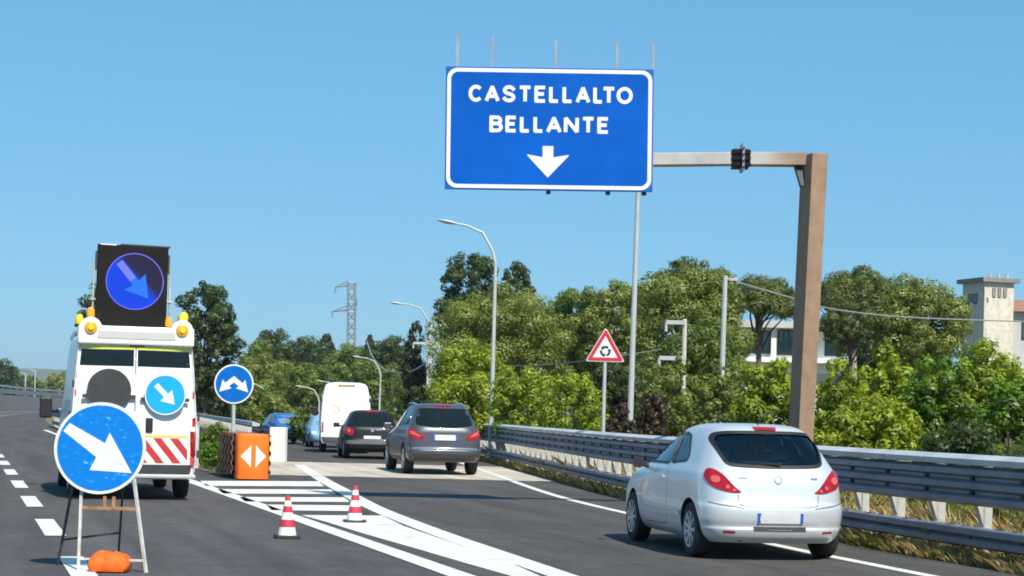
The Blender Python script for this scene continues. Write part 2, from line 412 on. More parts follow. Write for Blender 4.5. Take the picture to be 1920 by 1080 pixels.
def sheet(name, rows, z, mat, kind='structure', parent=None):
    mb = MB(); vs = []; fs = []
    for (x0, x1, y) in rows: vs += [(x0, y, z), (x1, y, z)]
    for i in range(len(rows) - 1): fs.append((2 * i, 2 * i + 1, 2 * i + 3, 2 * i + 2))
    mb.add(vs, fs); o = link(name, mb.mesh(name, fix=False), mat, parent)
    if kind: tag(o, kind=kind)
    return o
def ground_mat():
    m, nt, b = new_mat('verge_ground')
    n1 = noise(nt, 0.12, 6, 0.65); n2 = noise(nt, 6, 5, 0.7)
    r1 = ramp(nt, n1.outputs['Fac'], [(0.35, (0.10, 0.105, 0.035)), (0.5, (0.16, 0.14, 0.06)), (0.7, (0.24, 0.19, 0.10))])
    r2 = ramp(nt, n2.outputs['Fac'], [(0.3, (0.55,) * 3), (0.7, (1.3,) * 3)])
    mx = N(nt, 'ShaderNodeMix', data_type='RGBA', blend_type='MULTIPLY'); mx.inputs[0].default_value = 1
    nt.links.new(r1.outputs[0], mx.inputs[6]); nt.links.new(r2.outputs[0], mx.inputs[7])
    nt.links.new(mx.outputs[2], b.inputs['Base Color']); b.inputs['Roughness'].default_value = 0.95
    return m
M['ground'] = ground_mat()
link('ground', MB().add([(-4600, -300, -0.06), (4600, -300, -0.06), (4600, 5000, -0.06), (-4600, 5000, -0.06)], [(0, 1, 2, 3)]).mesh('ground', fix=False), M['ground'])['kind'] = 'structure'
ys = list(range(-60, 140, 10)) + list(range(140, 900, 20))
sheet('road', [(AX(y) - 11.6 - (0.0), AX(y) + 1.2, y) for y in ys], 0.0, M['asphalt'])
yr_ = [-60, -30, 0] + [4 + 1.5 * i for i in range(26)] + [43.0]
sheet('exit_ramp', [(AX(y) + 0.16, EX(max(y, 2)) - (0.25 * min(0, y)), y) for y in yr_], 0.004, M['asphalt_ramp'])
def RL(y): return -5.6 - 0.2 * (y - 43)
yc_ = [43.0 + 2.2 * i for i in range(6)]
sheet('exit_ramp_concrete', [(RL(y), EX(y), y) for y in yc_], 0.0045, M['concrete_road'])

sheet('exit_ramp_far', [(RL(y), EX(y), y) for y in [54.0 + 3 * i for i in range(20)]], 0.004, M['asphalt_ramp'])
def ribbon_path(name, pts, width, z, mat, parent=None):
    pts = [Vector((p[0], p[1], 0)) for p in pts]; vs = []; fs = []
    for i, p in enumerate(pts):
        d = (pts[min(i + 1, len(pts) - 1)] - pts[max(i - 1, 0)]).normalized(); n = Vector((d.y, -d.x, 0))
        wd = width if not isinstance(width, (list, tuple)) else width[0] + (width[1] - width[0]) * i / (len(pts) - 1)
        a = p - n * wd / 2; b = p + n * wd / 2
        vs += [(a.x, a.y, z), (b.x, b.y, z)]
        if i: fs.append((2 * i - 2, 2 * i - 1, 2 * i + 1, 2 * i))
    o = link(name, MB().add(vs, fs).mesh(name, fix=False), mat, parent); tag(o, kind='structure'); return o
def Z8(zx, zy): g = G(360 + zx / 2.3415, 860 + zy / 2.3415); return (g.x, g.y)
ZM = 0.0085
# left edge of the exit island, parallel to the lane dashes
ribbon_path('edge_line', [(AX(y), y) for y in (4, 10, 20, 30, 38)] + [(AX(y) - 0.02, y) for y in (50, 60, 75, 90, 104)], 0.27, ZM, M['paint'])
# right edge of the island: into the ramp
bpts = [Z8(*p) for p in ((470, 28), (565, 88), (655, 138), (760, 197), (870, 247), (1100, 335), (1300, 405), (1610, 512))]
d0 = (Vector(bpts[-1]) - Vector(bpts[-2])).normalized()
bpts = bpts + [tuple(Vector(bpts[-1]) + d0 * 4), tuple(Vector(bpts[-1]) + d0 * 9)]
ribbon_path('edge_line', crom(bpts, 4), 0.31, ZM, M['paint'])
# solid white island point
lf = [(480, 250), (590, 280), (750, 330), (1000, 402), (1200, 461), (1390, 515)]
rt = [(835, 252), (930, 298), (1080, 350), (1250, 408), (1390, 457), (1510, 510)]
lf = [Z8(*p) for p in lf]; rt = [Z8(*p) for p in rt]
tip = (0.5 * (lf[-1][0] + rt[-1][0]) + 1.0, lf[-1][1] - 4.5)
vs = []; fs = []
for i in range(6):
    vs += [(*lf[i], ZM), (*rt[i], ZM)]
    if i: fs.append((2 * i, 2 * i + 1, 2 * i - 1, 2 * i - 2))
vs.append((*tip, ZM)); fs.append((12, 11, 10))
tag(link('island_marking', MB().add(vs, fs).mesh('island_marking', fix=False), M['paint']), kind='structure')
for (xa, ya, xb, yb, h) in ((36, 110, 555, 112, 22), (112, 145, 610, 147, 20), (208, 180, 668, 182, 20), (325, 216, 716, 220, 25)):
    q = [Z8(xa, ya - h / 2), Z8(xb, yb - h / 2), Z8(xb + 25, yb + h / 2), Z8(xa + 25, ya + h / 2)]
    tag(link('hatch_stripe', MB().add([(*p, ZM) for p in q], [(3, 2, 1, 0)]).mesh('hatch_stripe', fix=False), M['paint']), kind='structure')
# ramp right edge line
ribbon_path('edge_line', [(EX(y) - 1.1 + 0.008 * max(0, y - 35), y) for y in [4 + 2 * i for i in range(37)]], 0.17, ZM, M['paint'])
# lane dashes
def on_lane(y, off): return (AX(y) - off, y)
D1a, D1b = G(118, 1006), G(71, 974)
off = AX(0.5 * (D1a.y + D1b.y)) - 0.5 * (D1a.x + D1b.x)
per = (G(70, 951).y - D1a.y); dl = D1b.y - D1a.y
for k in range(-3, 46):
    y0 = D1a.y + k * per
    ribbon_path('lane_dash', [on_lane(y0, off), on_lane(y0 + dl, off)], 0.24, ZM, M['paint'])
ribbon_path('edge_line', [on_lane(y, off + 3.75) for y in [5, 30, 80] + list(range(110, 700, 15))], 0.27, ZM, M['paint'])
# darker repair seam across the joint and tar lines
ribbon_path('tar_seam', [(AX(43) + 0.6, 42.9), (EX(43) - 0.1, 42.9)], 0.12, 0.0125, M['charcoal'])

# ------------------------------------------------------------------ vehicles: lofted bodies with cut openings and fitted patches
REAR = [(0, 0), (.38, .015), (.66, .085), (.85, .27), (.945, .58), (.985, 1.0)]
def loft(levels, nz=5, nu=4, fw=0.95, inset=0.0):
    ctrl = []
    for (z, wd, yr, yf, rd, fd) in levels:
        wd -= inset; yr += inset; yf -= inset
        pts = [(fx * wd, yr + fy * rd) for fx, fy in REAR]
        a, b = yr + rd, yf - fd
        pts += [(wd, a + (b - a) / 3), (wd, a + 2 * (b - a) / 3)]
        pts += [(fx * wd * (fw + (1 - fw) * (0.7 if fx > .99 else 0)), yf - fy * fd) for fx, fy in reversed(REAR)]
        ctrl.append([(x, y, z) for x, y in pts])
    def row(pts):
        k = len(pts); out = []
        gh = [(-pts[1][0], pts[1][1], pts[1][2])] + pts + [(-pts[-2][0], pts[-2][1], pts[-2][2])]
        for i in range(1, k):
            p0, p1, p2, p3 = gh[i - 1], gh[i], gh[i + 1], gh[i + 2]
            for j in range(nu):
                t = j / nu
                out.append(tuple(0.5 * (2 * b + (c - a) * t + (2 * a - 5 * b + 4 * c - d) * t * t + (3 * b - a - 3 * c + d) * t ** 3) for a, b, c, d in zip(p0, p1, p2, p3)))
        out.append(pts[-1]); return out
    ctrl = [row(r) for r in ctrl]
    cols = [crom([ctrl[i][j] for i in range(len(ctrl))], nz) for j in range(len(ctrl[0]))]
    nr = len(cols[0]); nc = len(cols)
    mb = MB(); vs = []; ring = nc + nc - 2
    for r in range(nr):
        for j in range(nc): vs.append(cols[j][r])
        for j in range(nc - 2, 0, -1): x, y, z = cols[j][r]; vs.append((-x, y, z))
    fs = []
    for r in range(nr - 1):
        for j in range(ring): fs.append((r * ring + j, r * ring + (j + 1) % ring, (r + 1) * ring + (j + 1) % ring, (r + 1) * ring + j))
    for r, flip in ((0, True), (nr - 1, False)):
        cy = sum(vs[r * ring + j][1] for j in range(ring)) / ring; ci = len(vs); vs.append((0, cy, vs[r * ring][2] + (0.004 if not flip else 0)))
        for j in range(ring):
            a, b = r * ring + j, r * ring + (j + 1) % ring
            fs.append((ci, b, a) if flip else (ci, a, b))
    mb.add(vs, fs)
    return mb

def bool_diff(mb_mesh, cutters, mats):
    me = mb_mesh
    for m in mats: me.materials.append(m)
    for cm in cutters:
        for m in mats: cm.materials.append(m)
        for shift in (0.0, 0.0137, -0.0121, 0.0261):
            o = bpy.data.objects.new('solid_source', me); C.objects.link(o)
            c = bpy.data.objects.new('cutter_source', cm); C.objects.link(c); c.location = (shift * .3, shift, shift * .4)
            md = o.modifiers.new('cut', 'BOOLEAN'); md.operation = 'DIFFERENCE'; md.object = c; md.solver = 'EXACT'
            dg = bpy.context.evaluated_depsgraph_get(); dg.update()
            new = bpy.data.meshes.new_from_object(o.evaluated_get(dg))
            bpy.data.objects.remove(o); bpy.data.objects.remove(c)
            if len(new.polygons) > len(me.polygons) * .6: me = new; break
        else: print('boolean failed')
    me.polygons.foreach_set('use_smooth', [True] * len(me.polygons)); me.set_sharp_from_angle(angle=R(38))
    return me

FR = {'rear': (Vector((0, -3, 0)), Vector((1, 0, 0)), Vector((0, 0, 1)), Vector((0, 1, 0))),
      'left': (Vector((-4, 0, 0)), Vector((0, 1, 0)), Vector((0, 0, 1)), Vector((1, 0, 0))),
      'right': (Vector((4, 0, 0)), Vector((0, 1, 0)), Vector((0, 0, 1)), Vector((-1, 0, 0))),
      'front': (Vector((0, 12, 0)), Vector((1, 0, 0)), Vector((0, 0, 1)), Vector((0, -1, 0)))}
def corner(sgn, a=32):
    c, s = math.cos(R(a)), math.sin(R(a))
    d = Vector((-sgn * s, c, 0)); u = Vector((c, sgn * s, 0))
    return (d * -4 , u, Vector((0, 0, 1)), d)
def project(bvh, fr, u, v, off):
    O, U, V, D = fr
    h, n, i, dist = bvh.ray_cast(O + U * u + V * v, D)
    if h is None: return None
    if n.dot(D) > 0: n = -n
    return h + n * off
def patch(bvh, poly, fr, off=0.004, res=0.06, k=5, skirt=0.012):
    if k > 1: pts = crom(poly, k, True)
    else:
        pts = []
        for i in range(len(poly)):
            a, b = poly[i], poly[(i + 1) % len(poly)]; m_ = max(1, int(math.hypot(b[0] - a[0], b[1] - a[1]) / res))
            pts += [(a[0] + (b[0] - a[0]) * j / m_, a[1] + (b[1] - a[1]) * j / m_) for j in range(m_)]
    xs = [p[0] for p in pts]; zs = [p[1] for p in pts]
    n = len(pts); grid = []
    x = min(xs) + res / 2
    while x < max(xs):
        z = min(zs) + res / 2
        while z < max(zs):
            ins = False
            for i in range(n):
                (x1, z1), (x2, z2) = pts[i], pts[i - 1]
                if (z1 > z) != (z2 > z) and x < (x2 - x1) * (z - z1) / (z2 - z1) + x1: ins = not ins
            if ins and min((x - a) ** 2 + (z - b) ** 2 for a, b in pts) > (res * 0.4) ** 2: grid.append((x, z))
            z += res
        x += res
    V2 = [Vector(p) for p in pts + grid]
    vo, eo, fo, ov, oe, of = delaunay_2d_cdt(V2, [(i, (i + 1) % n) for i in range(n)], [], 1, 1e-5)
    vs = []; last = None
    for p in vo:
        q = project(bvh, fr, p.x, p.y, off)
        if q is None: q = last if last is not None else fr[0] + fr[1] * p.x + fr[2] * p.y + fr[3] * 3
        vs.append(q); last = q
    mb = MB(); fs = [tuple(f) for f in fo]
    cnt = {}
    for f in fs:
        for i in range(len(f)):
            e = (f[i], f[(i + 1) % len(f)]); cnt[tuple(sorted(e))] = cnt.get(tuple(sorted(e)), 0) + 1
    if skirt:
        b0 = len(vs); mp = {}
        for (a, b), c in cnt.items():
            if c == 1:
                for q in (a, b):
                    if q not in mp: mp[q] = len(vs); vs.append(vs[q] + fr[3] * skirt)
                fs.append((a, b, mp[b], mp[a]))
    mb.add(vs, fs); return mb
def strip(bvh, line, fr, width, off=0.002, closed=False, k=4):
    pts = crom(line, k, closed) if k > 1 else list(line)
    n = len(pts); vs = []; fs = []
    for i in range(n):
        a = pts[(i - 1) % n] if closed or i else pts[i]; b = pts[(i + 1) % n] if closed or i < n - 1 else pts[i]
        d = Vector((b[0] - a[0], b[1] - a[1])); d.normalize(); nx, nz = -d.y, d.x
        for s in (-.5, .5):
            q = project(bvh, fr, pts[i][0] + nx * width * s, pts[i][1] + nz * width * s, off)
            if q is None: q = project(bvh, fr, pts[i][0], pts[i][1], off) or (Vector(vs[-1]) if vs else Vector((0, 0, 0)))
            vs.append(q)
    for i in range(n if closed else n - 1): j = (i + 1) % n; fs.append((2 * i, 2 * i + 1, 2 * j + 1, 2 * j))
    return MB().add(vs, fs)
def mir(poly): return [(-x, z) for x, z in poly]

def wheel_meshes(r, wd, spokes=7, key={}):
    kk = (r, wd, spokes)
    if kk in key: return key[kk]
    t = MB().lathe([(r * .66, -wd / 2), (r * .80, -wd * .52), (r * .95, -wd * .47), (r, -wd * .34), (r, wd * .34), (r * .95, wd * .47), (r * .80, wd * .52), (r * .66, wd / 2), (r * .62, 0), (r * .66, -wd / 2)], 36, 'X', cap=False).mesh('tyre', True)
    m = MB().lathe([(r * .675, wd * .46), (r * .66, wd * .52), (r * .62, wd * .50), (r * .60, wd * .40)], 32, 'X', cap=False).mat(1).lathe([(r * .60, wd * .40), (r * .58, wd * .10), (r * .05, wd * .10)], 32, 'X', cap=False).mat(0)
    for i in range(spokes):
        a = 2 * math.pi * i / spokes; c, s = math.cos(a), math.sin(a)
        m.bar((wd * .42, c * r * .08, s * r * .08), (wd * .46, c * r * .63, s * r * .63), r * 1.9 / spokes * .62, wd * .12, up=(1, 0, 0))
    m.lathe([(r * .14, wd * .34), (r * .14, wd * .47), (r * .09, wd * .49)], 14, 'X')
    key[kk] = (t, m.mesh('rim', True)); return key[kk]

def add_wheels(t, r, wd, xs, ya, spokes=7):
    tm, rm = wheel_meshes(r, wd, spokes)
    for y in ya:
        for sx in (-1, 1):
            wo = bpy.data.objects.new('wheel', tm)
            if not tm.materials: tm.materials.append(M['rubber']); rm.materials.append(M['rim']); rm.materials.append(M['charcoal'])
            C.objects.link(wo); wo.parent = t; wo.location = (sx * xs, y, r)
            if sx < 0: wo.rotation_euler = (0, 0, math.pi)
            ro = bpy.data.objects.new('rim', rm); C.objects.link(ro); ro.parent = wo

def part(mb, name, mat, t, smooth=True): return mb.build(name, mat, t, smooth=smooth, angle=40)

def vehicle(name, label, cat, loc, heading, spec, group=None):
    t = thing(name, label, cat, (loc[0], loc[1], 0.009), heading, group)
    lv = spec['levels']; paint = M[spec['paint']]; mats = [paint, M['black'], M['cabin']]
    full = loft(lv, spec.get('nz', 5), spec.get('nu', 4))
    me = full.mesh('body', True)
    bm = bmesh.new(); bm.from_mesh(me); bvh = BVHTree.FromBMesh(bm); bm.free()
    cut = []
    wr = spec['wheel_r']
    for y in spec['axles']:
        for sx in (-1, 1):
            c = MB().mat(1).lathe([(wr * 1.13, min(sx * .52, sx * 1.4)), (wr * 1.13, max(sx * .52, sx * 1.4))], 40, 'X', (0, y, wr * 1.02))
            cut.append(c.mesh('cutter'))
    if spec.get('open'):
        cab = spec['cabin']
        cut.append(loft(cab, 4, 3, inset=0.0).mat(2).mesh('cutter'))
        cut[-1].polygons.foreach_set('material_index', [2] * len(cut[-1].polygons))
        for poly, fr, d0, d1 in spec['open_polys']:
            pts = crom(poly, 5, True); O, U, V, D = FR[fr]; n = len(pts)
            vs = [O + U * u + V * v + D * d0 for u, v in pts] + [O + U * u + V * v + D * d1 for u, v in pts]
            c = MB().mat(1).add(vs, [tuple(range(n)), tuple(range(2 * n - 1, n - 1, -1))] + [((i + 1) % n, i, i + n, (i + 1) % n + n) for i in range(n)])
            cut.append(c.mesh('cutter'))
    body = bool_diff(me, cut, mats)
    bo = bpy.data.objects.new('body', body); C.objects.link(bo); bo.parent = t
    add_wheels(t, wr, spec.get('wheel_w', .2), spec['track'], spec['axles'], spec.get('spokes', 7))
    return t, bvh

# ---- silver three-door hatchback
HATCH = dict(paint='silver', wheel_r=.305, wheel_w=.195, axles=(.66, 3.17), track=.735, spokes=9, nz=6, nu=5,
    levels=[(.19, .74, .12, 3.80, .40, .5), (.25, .795, .045, 3.92, .44, .5), (.33, .828, .012, 3.98, .45, .5), (.375, .838, .02, 4.0, .45, .5), (.44, .848, .004, 4.0, .46, .5),
            (.52, .853, .0, 3.99, .46, .5), (.585, .855, .012, 3.97, .46, .5), (.63, .855, .055, 3.94, .46, .5), (.72, .853, .078, 3.86, .46, .5), (.84, .848, .10, 3.62, .48, .5), (.93, .832, .125, 3.2, .48, .45),
            (.985, .806, .155, 2.98, .48, .42), (1.05, .768, .21, 2.82, .46, .4), (1.16, .716, .32, 2.62, .44, .4), (1.28, .658, .44, 2.42, .42, .4), (1.375, .600, .54, 2.22, .42, .42),
            (1.43, .548, .60, 2.08, .44, .45), (1.465, .475, .69, 1.96, .42, .45), (1.486, .36, .84, 1.80, .36, .4), (1.494, .18, 1.08, 1.55, .2, .2)])
RW = [(0, 1.395), (.32, 1.392), (.51, 1.377), (.578, 1.335), (.598, 1.26), (.567, 1.12), (.535, 1.055), (.44, 1.032), (.22, 1.022), (0, 1.02), (-.22, 1.022), (-.44, 1.032), (-.535, 1.055), (-.567, 1.12), (-.598, 1.26), (-.578, 1.335), (-.51, 1.377), (-.32, 1.392)]
SD = [(1.63, 1.03), (1.70, 1.20), (1.80, 1.36), (2.02, 1.355), (2.28, 1.25), (2.52, 1.12), (2.66, 1.015), (2.3, 1.01), (1.95, 1.015)]
SQ = [(1.03, 1.075), (1.17, 1.22), (1.36, 1.34), (1.60, 1.365), (1.70, 1.36), (1.62, 1.20), (1.56, 1.035), (1.3, 1.045)]
WS = [(-.55, 1.36), (0, 1.37), (.55, 1.36), (.62, 1.2), (.68, 1.02), (0, 1.0), (-.68, 1.02), (-.62, 1.2)]
HATCH['open'] = True
HATCH['cabin'] = [(.42, .70, .75, 3.0, .3, .3), (.70, .74, .52, 2.95, .3, .3), (.90, .74, .34, 2.88, .3, .3), (1.05, .705, .30, 2.72, .38, .35), (1.16, .66, .41, 2.52, .38, .35), (1.28, .605, .53, 2.32, .38, .35), (1.37, .54, .64, 2.12, .36, .35), (1.425, .44, .76, 1.96, .34, .35), (1.435, .3, .9, 1.8, .2, .2)]
HATCH['open_polys'] = [(RW, 'rear', 2.6, 4.0), (SD, 'left', 2.9, 3.6), (SD, 'right', 2.9, 3.6), (SQ, 'left', 2.9, 3.6), (SQ, 'right', 2.9, 3.6), (WS, 'front', 8.8, 10.4)]

def tail_lamps(t, bvh, poly, mat, ang=32, inner=None, imat=None, name='tail_light'):
    for s in (-1, 1):
        fr = corner(s, ang); pl = [(s * x, z) for x, z in poly]
        o = part(patch(bvh, pl, fr, .010, .04, 5, .03), name, mat, t)
        if inner:
            for ip in inner:
                part(patch(bvh, [(s * x, z) for x, z in ip], fr, .014, .03, 4, .006), 'lens', imat, o)

def make_hatch():
    rl, rr = G(1287, 1040), G(1545, 1050)
    hd = R(11.2)
    c = Vector((2.955, 20.35))
    t, bvh = vehicle('silver_hatchback', 'silver three-door hatchback driving in the exit lane beside the guardrail', 'car', c, hd, HATCH)
    part(patch(bvh, RW, FR['rear'], -.006, .06, 5, 0), 'rear_window', M['glass'], t)
    part(strip(bvh, RW, FR['rear'], .034, .007, True), 'window_seal', M['black'], t)
    for fr in ('left', 'right'):
        part(patch(bvh, SD, FR[fr], -.006, .08, 5, 0), 'door_window', M['glass_side'], t)
        part(patch(bvh, SQ, FR[fr], -.006, .08, 5, 0), 'quarter_window', M['glass_side'], t)
        part(strip(bvh, SD, FR[fr], .026, .005, True), 'window_seal', M['black'], t)
        part(strip(bvh, SQ, FR[fr], .026, .005, True), 'window_seal', M['black'], t)
        part(strip(bvh, [(1.60, 1.0), (1.54, .8), (1.56, .5), (1.64, .32), (2.2, .30), (2.62, .31), (2.70, .5), (2.72, .8), (2.74, .98)], FR[fr], .009, .0012), 'door_seam', M['black'], t)
        part(patch(bvh, [(1.66, .86), (1.80, .87), (1.86, .85), (1.80, .83), (1.66, .83)], FR[fr], .02, .05, 3, .03), 'door_handle', M['silver'], t)
        part(strip(bvh, [(1.0, .47), (1.8, .44), (2.75, .46)], FR[fr], .05, .012), 'side_moulding', M['silver'], t)
    part(patch(bvh, WS, FR['front'], -.006, .1, 5, 0), 'windscreen', M['glass_side'], t)
    lamp = [(-.735, .985), (-.685, .985), (-.61, .935), (-.545, .865), (-.48, .79), (-.425, .745), (-.51, .738), (-.61, .757), (-.70, .79), (-.757, .85), (-.77, .92)]
    lamp = [(-x, z) for x, z in lamp]
    # lamps wrap the rear corners: the outline is drawn in the plane facing the corner
    def cor(pl): return [(x * .82 + .10 - .32, z) for x, z in pl]
    c_, s_ = math.cos(R(30)), math.sin(R(30))
    def wrap(pl):
        out = []
        for x, z in pl:
            q = project(bvh, FR['rear'], x, z, 0)
            if q is None: q = Vector((x, .45, z))
            out.append((q.x * c_ + q.y * s_, z))
        return out
    part_l = wrap(lamp)
    tail_lamps(t, bvh, part_l, M['lamp_red'], 30, [wrap([(x * .045 + .68, z * .04 + .88) for x, z in circle(1, 10)]), wrap([(x * .02 + .565, z * .02 + .80) for x, z in circle(1, 8)]), wrap([(x * .016 + .50, z * .016 + .765) for x, z in circle(1, 8)])], M['lamp_pink'])
    # tailgate seam, bumper crease, plate recess, badge, wiper, brake light
    part(strip(bvh, [(-.46, .72), (-.43, .60), (-.2, .585), (0, .583), (.2, .585), (.43, .60), (.46, .72)], FR['rear'], .009, .0012), 'tailgate_seam', M['charcoal'], t)
    part(patch(bvh, [(-.30, .70), (.30, .70), (.31, .60), (-.31, .60)], FR['rear'], .003, .08, 1, .01), 'plate_recess', M['silver'], t)
    pl = part(patch(bvh, [(-.26, .525), (.26, .525), (.26, .415), (-.26, .415)], FR['rear'], .012, .1, 1, .02), 'number_plate', M['plate'], t)
    for s in (-1, 1): part(patch(bvh, [(s * .26, .525), (s * .225, .525), (s * .225, .415), (s * .26, .415)], FR['rear'], .0145, .1, 1, .002), 'plate_band', M['plate_blue'], pl)
    part(strip(bvh, circle(.042, 16, 0, .885), FR['rear'], .011, .008, True, 2), 'badge', M['chrome'], t)
    for bx, bw in ((-.40, .11), (.42, .08)): part(strip(bvh, [(bx - bw / 2, .90), (bx + bw / 2, .90)], FR['rear'], .022, .004, False, 2), 'model_lettering', M['chrome'], t)
    part(patch(bvh, [(-.13, 1.445), (.13, 1.445), (.12, 1.412), (-.12, 1.412)], FR['rear'], .018, .05, 1, .04), 'brake_light', M['lamp_red'], t)
    part(strip(bvh, [(-.30, .352), (-.1, .35), (.1, .35), (.30, .352)], FR['rear'], .05, .004), 'bumper_vent', M['charcoal'], t)
    for s in (-1, 1): part(patch(bvh, [(s * .50, .30), (s * .62, .305), (s * .62, .33), (s * .50, .325)], FR['rear'], .004, .05, 1, .01), 'reflector', M['lamp_red'], t)
    for s in (-1, 1): part(strip(bvh, [(s * .40, .575), (s * .62, .60), (s * .76, .63)], FR['rear'], .012, .003), 'bumper_crease', M['grey_plastic'], t)
    o1 = project(bvh, FR['rear'], 0.03, 1.03, .03); o2 = project(bvh, FR['rear'], -.36, 1.055, .028)
    part(MB().tube([o1, o2], [.012, .006], 6).lathe([(.026, 0), (.02, .02)], 12, 'Y', (o1.x, o1.y, o1.z)), 'rear_wiper', M['black'], t)
    for s in (-1, 1):
        mb = MB()
        mo = Vector((s * .93, 2.52, .985))
        mb.add([mo + Vector((s * .085 * math.sin(a) * (1 if b < 1 else .6), (0 if b == 0 else .05 if b == 1 else .11), .062 * math.cos(a) * (1 if b < 1 else .8 if b == 1 else .35))) for b in range(3) for a in [2 * math.pi * i / 14 for i in range(14)]],
               [(b * 14 + i, b * 14 + (i + 1) % 14, (b + 1) * 14 + (i + 1) % 14, (b + 1) * 14 + i) for b in range(2) for i in range(14)] + [tuple(range(14)), tuple(range(41, 27, -1))])
        mb.tube([(s * .86, 2.56, .96), (s * .79, 2.58, .94)], .022, 8)
        part(mb, 'mirror', M['black'], t)
    # seats and dashboard behind the glass
    for sx in (-.36, .36):
        mb = MB().box((sx, 2.05, .88), (.48, .14, .62), rx=R(12)).box((sx, 2.2, .60), (.48, .5, .14)).box((sx, 1.98, 1.25), (.25, .09, .17), rx=R(10))
        mb.build('front_seat', M['seat'], t, bevel=.04)
    mb = MB().box((0, 1.18, .84), (1.14, .14, .48), rx=R(14))
    for sx in (-.36, .36): mb.box((sx, 1.10, 1.13), (.24, .08, .12), rx=R(10))
    mb.build('rear_bench', M['seat'], t, bevel=.035)
    MB().box((0, 2.72, .86), (1.3, .3, .24)).build('dashboard', M['cabin'], t, bevel=.04)
    MB().lathe([(.035, 0), (.035, .22)], 12, 'Y', (-.42, .10, .24)).build('exhaust', M['charcoal'], t)
    MB().tube([(0, .86, 1.482), (0, .62, 1.60)], [.008, .003], 6).build('aerial', M['black'], t)
    MB().box((0, 2, .235), (1.36, 3.4, .06)).build('underbody', M['black'], t)
make_hatch()

# ---- grey-blue estate SUV
SUV = dict(paint='greyblue', wheel_r=.355, wheel_w=.235, axles=(.85, 3.65), track=.80, spokes=5, nz=5, nu=4,
    levels=[(.30, .84, .14, 4.45, .28, .5), (.38, .905, .03, 4.6, .30, .5), (.48, .925, .0, 4.66, .30, .5), (.58, .93, .0, 4.68, .30, .5), (.64, .93, .045, 4.66, .30, .5), (.78, .928, .065, 4.6, .30, .5), (.92, .92, .085, 4.3, .32, .5),
            (1.02, .90, .10, 3.7, .34, .5), (1.10, .865, .13, 3.4, .34, .45), (1.18, .83, .18, 3.2, .34, .4), (1.35, .765, .30, 2.9, .34, .4), (1.52, .69, .42, 2.6, .34, .4), (1.60, .64, .47, 2.45, .36, .4), (1.655, .57, .55, 2.3, .38, .4), (1.685, .44, .75, 2.1, .36, .4), (1.70, .2, 1.1, 1.8, .2, .2)])
